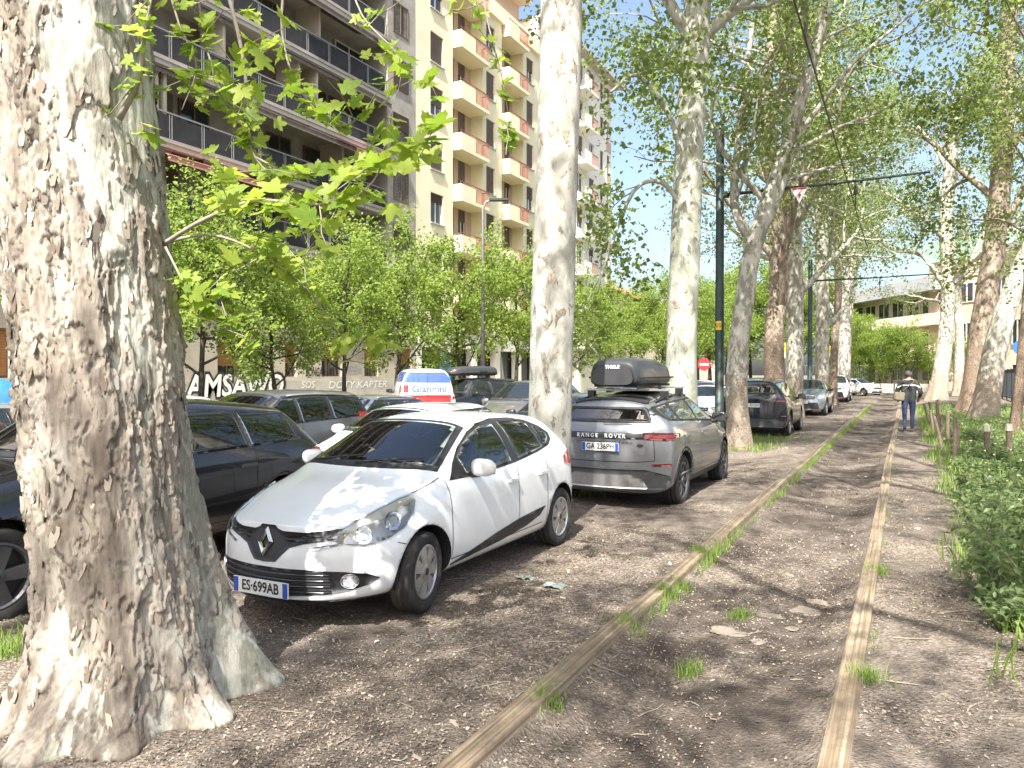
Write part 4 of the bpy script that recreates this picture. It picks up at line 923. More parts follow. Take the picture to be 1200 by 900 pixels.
class Car:
    def __init__(s, name, P, label, cat, paintm, level=2, clear=False, group='cars parked on the dirt strip and street'):
        s.P = {**BASE, **P}; s.root = empty(name, (0, 0, 0), 0, label, cat, group); s.paint = paintm; s.clear = clear
        s.me = car_body(s.P, level); s.bvh = BVHTree.FromPolygons([v.co.copy() for v in s.me.vertices], [tuple(p.vertices) for p in s.me.polygons])
        s.holes = []; s.level = level
    def proj(s, mode, side=1):
        """returns plane point -> (origin, direction)"""
        L = s.P['L']
        if mode == 'side': return lambda u, v: (Vector((u, side * 3, v)), Vector((0, -side, 0)))
        if mode == 'top': return lambda u, v: (Vector((u, v, 4)), Vector((0, 0, -1)))
        if mode == 'front': return lambda u, v: (Vector((-3, u, v)), Vector((1, 0, 0)))
        if mode == 'rear': return lambda u, v: (Vector((L + 3, u, v)), Vector((-1, 0, 0)))
        a = R(mode); f = 1                                             # corner view, degrees from the nose (or from the tail if > 90)
        if a > PI / 2: a = PI - a; f = -1
        ax = Vector((math.sin(a) * f, side * math.cos(a), 0)); dr = Vector((math.cos(a) * f, -side * math.sin(a), 0)); o0 = Vector((0 if f > 0 else L, 0, 0))
        return lambda u, v: (o0 + ax * u - dr * 4 + Vector((0, 0, v)), dr)
    def hit(s, pr, u, v):
        o, d = pr(u, v); h, nr, i, _ = s.bvh.ray_cast(o, d)
        if h is None: return None, None
        if nr.dot(d) > 0: nr = -nr
        return h, nr
    def decal(s, name, mat, poly, mode='side', side=1, off=.004, holes=(), step=.05, parent=None, skirt=.012, cutmode=None):
        pr = s.proj(mode, side); loops = [poly] + list(holes); pts = []; edges = []
        for lp in loops:
            k0 = len(pts); lp2 = []
            for i in range(len(lp)):
                a, b_ = Vector(lp[i]), Vector(lp[(i + 1) % len(lp)]); m = max(1, int((b_ - a).length / step))
                for j in range(m): lp2.append(a.lerp(b_, j / m))
            pts += lp2; edges += [(k0 + i, k0 + (i + 1) % len(lp2)) for i in range(len(lp2))]
        nb = len(pts); us = [p[0] for p in poly]; vs = [p[1] for p in poly]
        U, W_ = np.meshgrid(np.arange(min(us) + step * .5, max(us), step), np.arange(min(vs) + step * .5, max(vs), step)); gp = np.stack([U.ravel(), W_.ravel()], 1)
        if len(gp):
            ok = pips(gp, poly)
            for h in holes: ok &= ~pips(gp, h)
            pts += [Vector(p) for p in gp[ok]]
        r_ = delaunay_2d_cdt(pts, edges, [], 0, 1e-5); ov, of = r_[0], r_[2]
        cen = [tuple(sum((ov[i] for i in f), Vector((0, 0))) / len(f)) for f in of]; ok = pips(cen, poly)
        for h in holes: ok &= ~pips(cen, h)
        tris = [f for f, k_ in zip(of, ok) if k_]
        used = sorted({i for f in tris for i in f}); V = {}; 
        for i in used:
            h, nr = s.hit(pr, *ov[i])
            if h is not None: V[i] = (h + nr * off, h + nr * (off - skirt))
        tris = [f for f in tris if all(i in V for i in f)]
        if not tris: return None
        ids = {i: k for k, i in enumerate(V)}; n_ = len(ids); verts = [V[i][0] for i in V] + [V[i][1] for i in V]
        cnt = {}
        for f in tris:
            for i in range(len(f)): e_ = (f[i], f[(i + 1) % len(f)]); cnt[e_] = 1
        faces = [tuple(ids[i] for i in f) for f in tris]
        for (a, b_) in list(cnt):
            if (b_, a) not in cnt: faces.append((ids[a], ids[b_], ids[b_] + n_, ids[a] + n_))
        me = bpy.data.meshes.new(name); me.from_pydata([tuple(v) for v in verts], [], faces); me.materials.append(mat)
        # make faces look outwards
        o, d = pr(*poly[0])
        if me.polygons[0].normal.dot(d) > 0: me.flip_normals()
        sm_ = [i < len(tris) for i in range(len(faces))]; me.polygons.foreach_set('use_smooth', sm_); me.update()
        return link(name, me, parent or s.root)
    def line(s, name, mat, pts, width=.007, mode='side', side=1, off=.0025, parent=None):
        pr = s.proj(mode, side); pts = [Vector(p) for p in pts]; dense = []
        for a, b_ in zip(pts, pts[1:]):
            m = max(1, int((b_ - a).length / .04)); dense += [a.lerp(b_, j / m) for j in range(m)]
        dense.append(pts[-1]); V = []
        for i, p in enumerate(dense):
            t = (dense[min(i + 1, len(dense) - 1)] - dense[max(i - 1, 0)]).normalized(); nn = Vector((-t.y, t.x)) * width / 2
            for q in (p - nn, p + nn):
                h, nr = s.hit(pr, *q)
                if h is None: return None
                V.append(h + nr * off)
        me = bpy.data.meshes.new(name); me.from_pydata([tuple(v) for v in V], [], [(2 * i, 2 * i + 2, 2 * i + 3, 2 * i + 1) for i in range(len(dense) - 1)]); me.materials.append(mat); me.update()
        return link(name, me, parent or s.root)
    def seal(s, name, mat, poly, glass, mode, side=1, inset_holes=None, step=.05):
        """black surround with glass set in it; glass: list of pane outlines"""
        fr = s.decal(name, mat, poly, mode, side, .004, glass, step)
        for g in glass:
            s.decal('glass', s.glassm if not isinstance(s.glassm, dict) else s.glassm[mode], g, mode, side, .0015 if s.clear else .003, (), step, skirt=.002 if s.clear else .01, parent=fr)
            if s.clear: s.holes.append((s.proj(mode, side), mode, side, g))
        return fr
    def finish_body(s):
        me = s.me; bm = bmesh.new(); bm.from_mesh(me); P = s.P
        kill = set(); bm.verts.ensure_lookup_table(); co = np.array([tuple(v.co) for v in bm.verts])
        for pr, mode, side, g in s.holes:
            if mode == 'side': ins = (co[:, 1] * side > .3) & pips(co[:, [0, 2]], g)
            elif mode == 'top': ins = (co[:, 2] > P['belt0'] - .1) & pips(co[:, :2], g)
            else: ins = (co[:, 0] > P['xrr'] - .2) & pips(co[:, 1:], g)
            kill |= {f for f in bm.faces if all(ins[v.index] for v in f.verts)}
        kill = list(kill)
        if kill: bmesh.ops.delete(bm, geom=kill, context='FACES')
        Ra = P['Rw'] * P.get('arch', 1.16)
        for f in bm.faces:
            c_ = f.calc_center_median(); f.smooth = True; f.material_index = 0
            for xa in (P['xfa'], P['xfa'] + P['wb']):
                d = math.hypot(c_.x - xa, c_.z - P['Rw'] - .01)
                if d < Ra + .003 and (d > Ra - .02 and abs(f.normal.y) < .5 or abs(c_.y) < P['w'] - .3 and d < Ra and abs(f.normal.y) > .9): f.material_index = 1; f.smooth = False
        bm.to_mesh(me); bm.free(); me.materials.append(s.paint); me.materials.append(black_pl)
        if s.clear: me.materials.append(dark_in)
        me.name = 'body'; o = link('body', me, s.root)
        if s.clear:
            md = o.modifiers.new('liner', 'SOLIDIFY'); md.thickness = .014; md.offset = -1; md.material_offset = 2; md.material_offset_rim = 1
        s.body = o
    def wheels(s, rimf, steer=0, rim_mat=alloy):
        P = s.P; R_, tw = P['Rw'], P['tread']; t, rm, hb = tyre_mesh(R_, tw), rimf(R_ * P.get('rimr', .68), tw, rim_mat), None
        for xa, fr in ((P['xfa'], 1), (P['xfa'] + P['wb'], 0)):
            for sd in (-1, 1):
                o = link('wheel', t, s.root, (xa, sd * (P['w'] - tw / 2 - .025), R_), (0, 0, (0 if sd < 0 else PI) + (steer if fr else 0)))
                o.rotation_euler[2] += 0
                link('rim', rm, o)
    def plate(s, txt, x, z, front, y=0., w=.52, tilt=0.):
        d = -1 if front else 1
        o = MB().box(-.006, -w / 2, -.055, .006, w / 2, .055).build('number_plate', plate_w, s.root, loc=(x, y, z), rot=(0, tilt, 0))
        # bands and digits face outwards
        for sd in (-1, 1): MB().box(d * .0065, sd * w / 2 - sd * .046 - .0 if sd > 0 else -w / 2 + .003, -.052, d * .0085, sd * w / 2 - .003 if sd > 0 else -w / 2 + .046, .052).build('band', plate_b, o)
        me = text_mesh('digits', txt, .105, ink, bold=.002); link('digits', me, o, (d * .0092, 0, 0), (R(90), 0, R(-90 if front else 90)), (.86, 1, 1)); return o
    def place(s, x, y, head, z=None, tweak=0.):
        """head: 'cam' nose towards -Y, 'away' nose towards +Y"""
        rz = R(90 if head == 'cam' else -90) + tweak if isinstance(head, str) else head
        off = Matrix.Rotation(rz, 3, 'Z') @ Vector((s.P['L'] / 2, 0, 0))
        s.root.location = (x - off.x, y - off.y, float(gz(x, y)) if z is None else z); s.root.rotation_euler = (0, 0, rz); return s
_ty = {}
def tyre_mesh(R_, tw):
    k = (R_, tw)
    if k in _ty: return _ty[k]
    h = tw / 2; m = MB(); M_ = Matrix.Rotation(PI / 2, 4, 'X'); ri = R_ * .66
    m.lathe([(ri, -h * .8), (ri + .03, -h * .98), (R_ * .9, -h), (R_ * .97, -h * .93), (R_, -h * .75), (R_ * .988, -h * .5), (R_ * .988, -h * .44), (R_, -h * .42), (R_ + .001, -h * .06), (R_ * .985, -h * .04), (R_ * .985, h * .04), (R_ + .001, h * .06), (R_, h * .42), (R_ * .988, h * .44), (R_ * .988, h * .5), (R_, h * .75), (R_ * .97, h * .93), (R_ * .9, h), (ri + .03, h * .98), (ri, h * .8)], 44, M_, 0, True)
    _ty[k] = m.mesh('tyre', rubber, True); return _ty[k]
_rm = {}
def spoke_rim(n_, wid, taper, dark=False, hub=.2, cover=False):
    """wheel face looks towards -y (outside)"""
    def make(rr, tw, mat):
        key = (n_, wid, taper, rr, mat.name, cover)
        if key in _rm: return _rm[key]
        m = MB(); M_ = Matrix.Rotation(PI / 2, 4, 'X'); h = tw / 2
        # local z of the lathe points to -y
        m.lathe([(rr * 1.0, h * .70), (rr * 1.0, h * .92), (rr * .93, h * .95), (rr * .88, h * .80), (rr * .86, -h * .6), (0.01, -h * .6)], 40, M_, 0)
        m.lathe([(rr * .86, h * .25), (.01, h * .2)], 40, M_, 1)
        for k in range(n_):
            a = 2 * PI * k / n_; ca, sa = math.cos(a), math.sin(a)
            def q(r_, t, z): x = r_ * ca - t * sa; y = r_ * sa + t * ca; return M_ @ Vector((x, y, z))
            r0, r1, r2 = rr * hub * .8, rr * .55, rr * .90; w0, w1, w2 = wid * rr * taper, wid * rr * lerp(taper, 1, .45), wid * rr; zf = h * (.86 if cover else .80)
            vs = [q(r0, -w0, zf), q(r0, w0, zf), q(r1, -w1, zf * 1.03), q(r1, w1, zf * 1.03), q(r2, -w2, zf * 1.0), q(r2, w2, zf * 1.0)]
            lo = [q(r0, -w0 * 1.15, h * .3), q(r0, w0 * 1.15, h * .3), q(r1, -w1 * 1.15, h * .35), q(r1, w1 * 1.15, h * .35), q(r2, -w2 * 1.1, h * .4), q(r2, w2 * 1.1, h * .4)]
            m.add(vs + lo, [(0, 2, 3, 1), (2, 4, 5, 3), (0, 6, 8, 2), (2, 8, 10, 4), (1, 3, 9, 7), (3, 5, 11, 9)], 0)
        m.lathe([(rr * hub * 1.15, h * .6), (rr * hub * 1.1, h * .90), (rr * hub * .7, h * .96), (.002, h * .97)], 24, M_, 0)
        m.lathe([(rr * hub * .5, h * .975), (rr * hub * .45, h * 1.0), (.002, h * 1.0)], 20, M_, 1)
        _rm[key] = m.mesh('rim', [mat, black_pl], False); return _rm[key]
    return make
hubcap = spoke_rim(7, .27, .55, cover=True, hub=.27); alloy5 = spoke_rim(5, .20, .8); alloy10 = spoke_rim(10, .075, 1.); alloy7 = spoke_rim(7, .14, .8)
# ---- shared fittings
def mirror_part(c, x, z, mat, side, out=.20, sc=1.):
    y0 = None; h, _ = c.hit(c.proj('side', side), x, z - .03); y0 = abs(h.y) if h else c.P['w'] * .93
    bm = bmesh.new(); bmesh.ops.create_uvsphere(bm, u_segments=16, v_segments=10, radius=1)
    for v in bm.verts:
        x_, y_, z_ = v.co; f = lambda t, p: math.copysign(abs(t) ** p, t)
        v.co = (f(x_, .7) * .075 * (1.0 if x_ < 0 else .35), f(y_, .75) * .115, f(z_, .7) * .075 * (1 - .15 * y_ * side)); 
    me = bpy.data.meshes.new('mirror'); bm.to_mesh(me); bm.free(); me.materials.append(mat); me.polygons.foreach_set('use_smooth', [True] * len(me.polygons))
    o = link('mirror', me, c.root, (x, side * (y0 + .125), z + .05)); o.scale = (sc, sc, sc)
    MB().tube([(.0, -side * .16, -.07), (.0, -side * .05, -.05)], [.03, .035], 8).build('stalk', black_pl, o, True)
    MB().box(.027, -.09, -.055, .031, .09, .055).build('mirror_glass', car_glass, o)
def interior(c):
    P = c.P; b = MB(); x0 = P['xcowl'] + .25; fl = P['zb'] + .12; w = P['w'] * .8
    b.box(x0, -w, fl, P['L'] - .55, w, fl + .05); b.build('cabin_floor', dark_in, c.root)
    d = MB(); zt = P['hz1'] - .04; d.prism([(x0 - .1, zt - .25), (x0 - .1, zt), (x0 + .25, zt + .01), (x0 + .42, zt - .07), (x0 + .42, zt - .3)], -w * .96, w * .96, Matrix(((1, 0, 0, 0), (0, 0, 1, 0), (0, 1, 0, 0), (0, 0, 0, 1)))); d.build('dashboard', dark_in, c.root)
    sx = P['xfa'] + P['wb'] * .42
    def seat(x, y, wd, nm):
        s_ = MB(); M_ = lambda pr: Matrix(((1, 0, 0, 0), (0, 0, 1, 0), (0, 1, 0, 0), (0, 0, 0, 1)))
        zf = fl + .28; top = P['H'] - .44
        s_.prism([(x - .25, zf - .1), (x - .27, zf + .05), (x + .2, zf), (x + .22, zf - .12)], y - wd, y + wd, M_(0)); s_.prism([(x + .15, zf - .02), (x + .12, zf + .2), (x + .27, top), (x + .36, top), (x + .30, zf)], y - wd * .95, y + wd * .95, M_(0))
        o = s_.build(nm, seat_m, c.root)
        for k in ((0,) if wd < .4 else (-.36, .36)): MB().box(x + .25, y + k - .11, top + .03, x + .34, y + k + .11, top + .22).build('headrest', seat_m, o)
    seat(sx, -.36, .24, 'seat'); seat(sx, .36, .24, 'seat'); seat(sx + .85, 0, w * .85, 'bench')
    st = MB(); M_ = Matrix.Translation((x0 + .52, -.36, P['hz1'] - .06)) @ Matrix.Rotation(R(-65), 4, 'Y'); pr = [(.18 + .014 * math.cos(a), .014 * math.sin(a)) for a in np.linspace(0, 2 * PI, 7)]
    st.lathe(pr, 24, M_); st.box(-.17, -.015, -.01, .17, .015, .01, M=M_); st.build('steering_wheel', black_pl, c.root, True)
def glazing(c, dlo, panes, rear=True, frame=black_pl):
    """dlo: outline of the side window band, panes: outlines inside it"""
    P = c.P
    for sd in (-1, 1): c.seal('window_frame', frame, dlo, panes, 'side', sd)
    w, wr = P['w'], P['wr']
    def wsx(y, t): return lerp(P['xcowl'] + .03, P['xrf'] - .02, t) + lerp(.20, .12, t) * (y / (w * .9)) ** 2
    def ws(t0, t1, k0, k1):
        bot = [(wsx(y, t0), y) for y in np.linspace(-w * .80 + k0, w * .80 - k0, 13)]; top = [(wsx(y, t1), y) for y in np.linspace(wr - k1, -(wr - k1), 11)]; return bot + top
    c.seal('windscreen_frame', frame, ws(.02, .985, .0, .05), [ws(.11, .93, .055, .10)], 'top')
    if rear:
        a = [(-w * .70, P['ztg'] + .045), (w * .70, P['ztg'] + .045), (wr - .06, P['zrr'] - .085), (-(wr - .06), P['zrr'] - .085)]
        g = [(-w * .70 + .05, P['ztg'] + .075), (w * .70 - .05, P['ztg'] + .075), (wr - .11, P['zrr'] - .115), (-(wr - .11), P['zrr'] - .115)]
        c.seal('rear_window_frame', frame, rounded(a, .06), [rounded(g, .05)], 'rear')
def dlo_of(P, x0=.28, x1=-.05, drop=.09, rise=.02, cuts=(.46, .82), kick=.12, gap=.035):
    """side window band from the body numbers; cuts = pillar positions as shares of the band"""
    a = P['xcowl'] + x0; e_ = P['xrr'] + x1; zb0, zb1 = P['belt0'] + .015, P['belt1'] + .02; zr0, zr1 = P['H'] - drop, P['zrr'] - drop * .72
    def bot(x): return lerp(zb0, zb1, (x - a) / (e_ - a))
    def top(x):
        if x < P['xrf'] + .12: t = (x - a) / (P['xrf'] + .12 - a); return lerp(zb0 + .02, zr0 - .012, t ** .92)
        t = (x - P['xrf'] - .12) / (e_ - P['xrf'] - .12); return lerp(zr0 - .012, zr1, t * t)
    def region(xa, xb, dz):
        xs = np.linspace(xa, xb, 12); tp = [(x, max(top(x) - dz, bot(x) + dz + .01)) for x in xs]; bt = [(x, bot(x) + dz) for x in xs[::-1]]
        return tp + bt
    full = region(a, e_, 0); full = full[:12] + [(e_ + kick, bot(e_) + .10)] + full[12:] if kick else full
    xs = [a + .07] + [lerp(a, e_, c_) for c_ in cuts] + [e_ + .0]; panes = []
    for i in range(len(xs) - 1): panes.append(region(xs[i] + (gap if i else 0), xs[i + 1] - gap, .022))
    return full, panes
def seams(c, xs, zlo, ztop, handle=True, hm=None):
    P = c.P
    for sd in (-1, 1):
        for x in xs: c.line('door_seam', black_pl, [(x, zlo), (x - .015, (zlo + ztop) / 2), (x, ztop)], .008, 'side', sd)
        c.line('door_seam', black_pl, [(xs[0], zlo), (xs[-1] - .1, zlo)], .008, 'side', sd)
        if handle:
            for x in xs[1:]:
                z = ztop - .13; h, nr = c.hit(c.proj('side', sd), x - .13, z)
                if h: MB().box(-.09, -.016, -.014, .09, .016, .014).build('door_handle', hm or c.paint, c.root, loc=h + nr * .018)
def circ(cx, cy, r, k=18, sy=1.): return [(cx + r * math.cos(2 * PI * i / k), cy + r * sy * math.sin(2 * PI * i / k)) for i in range(k)]
def mir(poly): return [(-u, v) for u, v in poly][::-1]
def cladding(c, m=black_pl, z1=None, arches=True):
    P = c.P; z1 = z1 or P['zb'] + .16
    for sd in (-1, 1):
        xa, xb = P['xfa'] + P['Rw'] * 1.12, P['xfa'] + P['wb'] - P['Rw'] * 1.12
        c.decal('sill_trim', m, [(xa, P['zb'] + .03), (xb, P['zb'] + .03), (xb, z1), (xa, z1)], 'side', sd, .006)
        if arches:
            for x in (P['xfa'], P['xfa'] + P['wb']):
                r0, r1 = P['Rw'] * 1.175, P['Rw'] * 1.34; aa = np.linspace(.06, PI - .06, 22)
                c.decal('arch_trim', m, [(x + r1 * math.cos(a), P['Rw'] + r1 * math.sin(a)) for a in aa] + [(x + r0 * math.cos(a), P['Rw'] + r0 * math.sin(a)) for a in aa[::-1]], 'side', sd, .006)

# ---------------------------------------------------------------- white hatchback
white = paint('white_paint', (.80, .82, .82), 0, .35, .10)
c = Car('hatchback_car', {}, 'white hatchback with black grille band and diamond emblem beside the big trunk', 'car', white, 3, True); c.glassm = dict(side=glass_clear, top=glass_clear, rear=glass_priv)
dlo = [(1.25, .955), (1.42, 1.075), (1.62, 1.195), (1.86, 1.305), (2.10, 1.365), (2.42, 1.395), (2.80, 1.385), (3.10, 1.345), (3.30, 1.275), (3.40, 1.20), (3.36, 1.14), (3.22, 1.085), (2.9, 1.04), (2.4, .99), (1.8, .955)]
g1 = [(1.52, .985), (1.52, 1.115), (1.70, 1.215), (1.90, 1.295), (2.12, 1.342), (2.34, 1.362), (2.34, 1.01), (1.9, .985)]
g2 = [(2.47, 1.37), (2.80, 1.36), (3.03, 1.33), (3.08, 1.20), (3.07, 1.085), (2.85, 1.055), (2.47, 1.02)]; g3 = [(3.12, 1.305), (3.24, 1.265), (3.33, 1.20), (3.30, 1.155), (3.20, 1.11), (3.11, 1.095)]
glazing(c, dlo, [g1, g2, g3])
P_ = c.P
half = [(0, .738), (.06, .738), (.085, .715), (.13, .70), (.30, .695), (.50, .715), (.60, .715), (.56, .655), (.42, .635), (.30, .615), (.20, .585), (.14, .525), (.10, .485), (0, .478)]
c.decal('grille', black_pl, half + mir(half)[1:-1], 'front', 1, .006)
for zz, y0, y1 in ((.655, .16, .42), (.625, .17, .33)):
    for sd in (-1, 1): c.decal('grille_slat', principled('slat_gloss', (.03, .03, .032), .2) if 'slat_gloss' not in MATS else MATS['slat_gloss'], sorted([(sd * y0, zz), (sd * y1, zz + .012)]) + sorted([(sd * y0, zz + .012), (sd * y1, zz + .024)], reverse=True), 'front', 1, .012)
for sd in (-1, 1):
    # slim daytime lamp at the foot of the grille band
    q = [(sd * .34, .588), (sd * .44, .608), (sd * .56, .628), (sd * .555, .612), (sd * .45, .588), (sd * .36, .568)]; c.decal('running_lamp', lens_clear, q, 'front', 1, .008)
    hl = [(.435, .665), (.60, .735), (.80, .815), (.98, .875), (1.075, .895), (1.10, .85), (1.075, .765), (1.0, .69), (.88, .635), (.72, .60), (.58, .615), (.48, .64)]
    hh = c.decal('headlamp', principled('lamp_bowl', (.42, .43, .44), .25, .5) if 'lamp_bowl' not in MATS else MATS['lamp_bowl'], hl, 40, sd, .004, step=.04)
    c.decal('indicator', principled('lamp_white', (.72, .70, .64), .25, .2, 1.) if 'lamp_white' not in MATS else MATS['lamp_white'], [(.50, .685), (.62, .735), (.80, .805), (.98, .865), (1.06, .88), (1.075, .85), (.98, .815), (.80, .745), (.62, .69)], 40, sd, .007, parent=hh)
    c.decal('reflector', chrome, circ(.70, .665, .062), 40, sd, .008, parent=hh, step=.02); c.decal('reflector', chrome, circ(.915, .735, .062), 40, sd, .008, parent=hh, step=.02)
    c.decal('bulb', lens_clear, circ(.70, .665, .032), 40, sd, .014, parent=hh, step=.02); c.decal('bulb', lens_clear, circ(.915, .735, .030), 40, sd, .014, parent=hh, step=.02)
    c.decal('lens', lens_cover, hl, 40, sd, .017, step=.04, parent=hh)
low = [(0, .445), (.35, .44), (.58, .425), (.70, .405), (.755, .37), (.70, .325), (.60, .29), (.45, .265), (.2, .25), (0, .248)]
lg = c.decal('lower_grille', black_pl, low + mir(low)[1:-1], 'front', 1, .005)
for zz in (.285, .325, .365, .405):
    c.decal('slat', MATS['slat_gloss'], [(-.50, zz), (.50, zz), (.50, zz + .016), (-.50, zz + .016)], 'front', 1, .016, parent=lg)
for sd in (-1, 1):
    fg = c.decal('fog_lamp', chrome, circ(sd * .605, .36, .052), 'front', 1, .012, step=.02); c.decal('bulb', lens_clear, circ(sd * .605, .36, .038), 'front', 1, .016, parent=fg, step=.02)
lip = [(-.80, .20), (.80, .20), (.80, .235), (.45, .225), (-.45, .225), (-.80, .235)]; c.decal('bumper_lip', black_pl, lip, 'front', 1, .006)
# emblem: two nested lozenges, folded
em = MB(); M_ = Matrix(((0, 0, -1, 0), (1, 0, 0, 0), (0, 1, 0, 0), (0, 0, 0, 1)))
for k in range(4):
    o_ = [(0, .108), (.072, 0), (0, -.108), (-.072, 0)]; i_ = [(0, .052), (.030, -.01), (0, -.06), (-.030, .01)]; a, b_ = k, (k + 1) % 4
    em.add([M_ @ Vector((*o_[a], 0)), M_ @ Vector((*o_[b_], 0)), M_ @ Vector((*i_[b_], .004)), M_ @ Vector((*i_[a], .004)), M_ @ Vector(((o_[a][0] + i_[a][0]) / 2, (o_[a][1] + i_[a][1]) / 2, .022)), M_ @ Vector(((o_[b_][0] + i_[b_][0]) / 2, (o_[b_][1] + i_[b_][1]) / 2, .022))], [(0, 1, 5, 4), (4, 5, 2, 3)])
h, nr = c.hit(c.proj('front'), 0, .62); em.build('emblem', chrome, c.root, loc=h + Vector((-.012, 0, 0)), rot=(0, R(14), 0))
h, nr = c.hit(c.proj('front'), 0, .30); c.plate('ES·699AB', h.x - .03, .30, True)
tr = [(1.16, .275), (1.55, .292), (2.05, .318), (2.55, .362), (2.86, .42), (2.98, .495), (2.78, .487), (2.4, .462), (1.95, .41), (1.5, .335)]
for sd in (-1, 1): c.decal('side_trim', black_pl, tr, 'side', sd, .007)
seams(c, [1.20, 2.40, 3.05], .33, .97, True)
for sd in (-1, 1):
    c.line('bonnet_seam', black_pl, [(.33, sd * .55), (.6, sd * .66), (1.0, sd * .715), (1.18, sd * .735)], .007, 'top')
    c.line('wing_seam', black_pl, [(.50, .60), (.62, .56), (.70, .52)], .006, 'side', sd)
    mirror_part(c, 1.58, .985, white, sd)
    c.decal('tail_lamp', lens_red, [(.62, .98), (.86, 1.0), (.99, .95), (.99, .88), (.80, .84), (.62, .88)], 135, sd, .006)
    # wiper arms lie along the foot of the screen
for k, (ya, yb_) in enumerate(((.05, -.52), (.55, .02))):
    pts = []
    for t in np.linspace(0, 1, 6):
        y = lerp(ya, yb_, t); x = 1.10 + .20 * (y / .8) ** 2 + .10 * t; h, nr = c.hit(c.proj('top'), x, y); pts.append(h + nr * .02)
    MB().tube(pts, .008, 5).build('wiper', black_pl, c.root, True)
h, nr = c.hit(c.proj('top'), 3.2, 0); MB().tube([h, h + Vector((.06, 0, .16))], [.006, .004], 5).build('antenna', black_pl, c.root)
h, nr = c.hit(c.proj('top'), 1.88, 0); MB().box(-.02, -.05, -.17, .02, .05, -.10).build('rear_view_mirror', black_pl, c.root, loc=h)
interior(c); c.finish_body(); c.wheels(hubcap, R(9)); c.place(-4.10, 6.12, 'cam'); clio = c

# ---------------------------------------------------------------- grey coupe-SUV with roof box
SUVP = dict(L=4.37, w=.95, H=1.59, zb=.22, hz0=.92, hz1=1.10, xfa=.86, wb=2.68, xcowl=1.18, xrf=2.0, xrr=4.02, xtg=4.22, ztg=1.13, zrr=1.47, belt0=1.06, belt1=1.19, wr=.62, sw=.34, swr=.26, Rw=.355, nose=.10, tail=.06, tread=.23, rimr=.72)
greym = paint('grey_metal_paint', (.17, .178, .19), .45, .33, .07)
c = Car('suv_car', SUVP, 'grey coupe-roofed SUV with dark roof box, seen from behind next to the slim trunk', 'car', greym, 3, True); c.glassm = dict(side=glass_priv, top=glass_clear, rear=glass_priv)
d_, pn = dlo_of(c.P, .26, -.02, .11, kick=.16, cuts=(.43, .80)); glazing(c, d_, pn)
blackp = paint('black_paint', (.008, .009, .011), .2, .25, .02)
lens_dkred2 = principled('lamp_wine', (.20, .015, .018), .15, 0, 1.)
def suv_rear(c, name_txt, plate_txt, skid=alloy, band=True):
    P = c.P; L = P['L']; w = P['w']; zt = P['ztg']
    if band:
        c.decal('light_bar', black_pl, rounded([(-w * .80, zt - .165), (w * .80, zt - .165), (w * .82, zt - .085), (-w * .82, zt - .085)], .02), 'rear', 1, .006)
    for sd in (-1, 1):
        lp = c.decal('tail_lamp', lens_dkred, [(.50, zt - .08), (.86, zt - .08), (1.06, zt - .10), (1.10, zt - .125), (1.03, zt - .165), (.80, zt - .18), (.50, zt - .17)], 138, sd, .010)
        c.decal('lamp_strip', lens_dkred2, [(.56, zt - .135), (.98, zt - .135), (.98, zt - .118), (.56, zt - .118)], 138, sd, .014, parent=lp)
        c.decal('reflector', lens_dkred2, [(.60, .60), (.86, .615), (.86, .645), (.60, .635)], 140, sd, .008)
    tr_ = c.decal('bumper', MATS['cladding_grey'], [(-w * .98, .30), (w * .98, .30), (w * .98, .47), (w * .62, .56), (-w * .62, .56), (-w * .98, .47)], 'rear', 1, .008)
    c.decal('skid_plate', skid, rounded([(-w * .66, .31), (w * .66, .31), (w * .56, .45), (w * .40, .50), (-w * .40, .50), (-w * .56, .45)], .03), 'rear', 1, .018, parent=tr_)
    c.line('boot_seam', black_pl, [(-w * .72, zt - .06), (-w * .74, .68), (-w * .5, .66), (w * .5, .66), (w * .74, .68), (w * .72, zt - .06)], .012, 'rear', 1)
    rc = c.decal('plate_recess', black_pl if False else c.paint, rounded([(-.42, zt - .42), (.42, zt - .42), (.50, zt - .20), (-.50, zt - .20)], .03), 'rear', 1, -.0)
    h, nr = c.hit(c.proj('rear'), 0, zt - .27); c.plate(plate_txt, h.x + .03, zt - .27, False)
    if name_txt:
        h, nr = c.hit(c.proj('rear'), 0, zt - .125); me = text_mesh('lettering', name_txt, .075, MATS['letter_white'], extrude=.004, spacing=1.55, bold=.0015); link('lettering', me, c.root, (h.x + .012, 0, zt - .125), (R(90), 0, R(90)), (.92, 1, 1))
        h, nr = c.hit(c.proj('rear'), .52, zt - .25); b = MB(); b.prism([(.045 * math.cos(2 * PI * i / 16), .022 * math.sin(2 * PI * i / 16)) for i in range(16)], 0, .008); o = b.build('badge', black_pl, c.root, loc=h + nr * .002); o.rotation_euler = nr.to_track_quat('Z', 'Y').to_euler()
    h, nr = c.hit(c.proj('rear'), 0, zt + .03); 
    MB().tube([h + nr * .03, h + nr * .035 + Vector((0, .25, .03)), h + nr * .03 + Vector((0, .42, .05))], .008, 5).build('rear_wiper', black_pl, c.root)
    # spoiler lip above the rear glass
    c.decal('spoiler', c.paint if not band else black_pl, rounded([(P['xrr'] - .16, -P['wr'] * .86), (P['xrr'] - .0, -P['wr'] * .84), (P['xrr'] + .0, P['wr'] * .84), (P['xrr'] - .16, P['wr'] * .86)], .05), 'top', 1, .016, skirt=.03)
weathered('cladding_grey', (.055, .056, .058), .2, 6, .6); principled('letter_white', (.75, .75, .75), .3)
suv_rear(c, 'RANGE  ROVER', 'GA 236PH'); cladding(c, MATS['cladding_grey']); seams(c, [1.42, 2.62, 3.55], .42, 1.10)
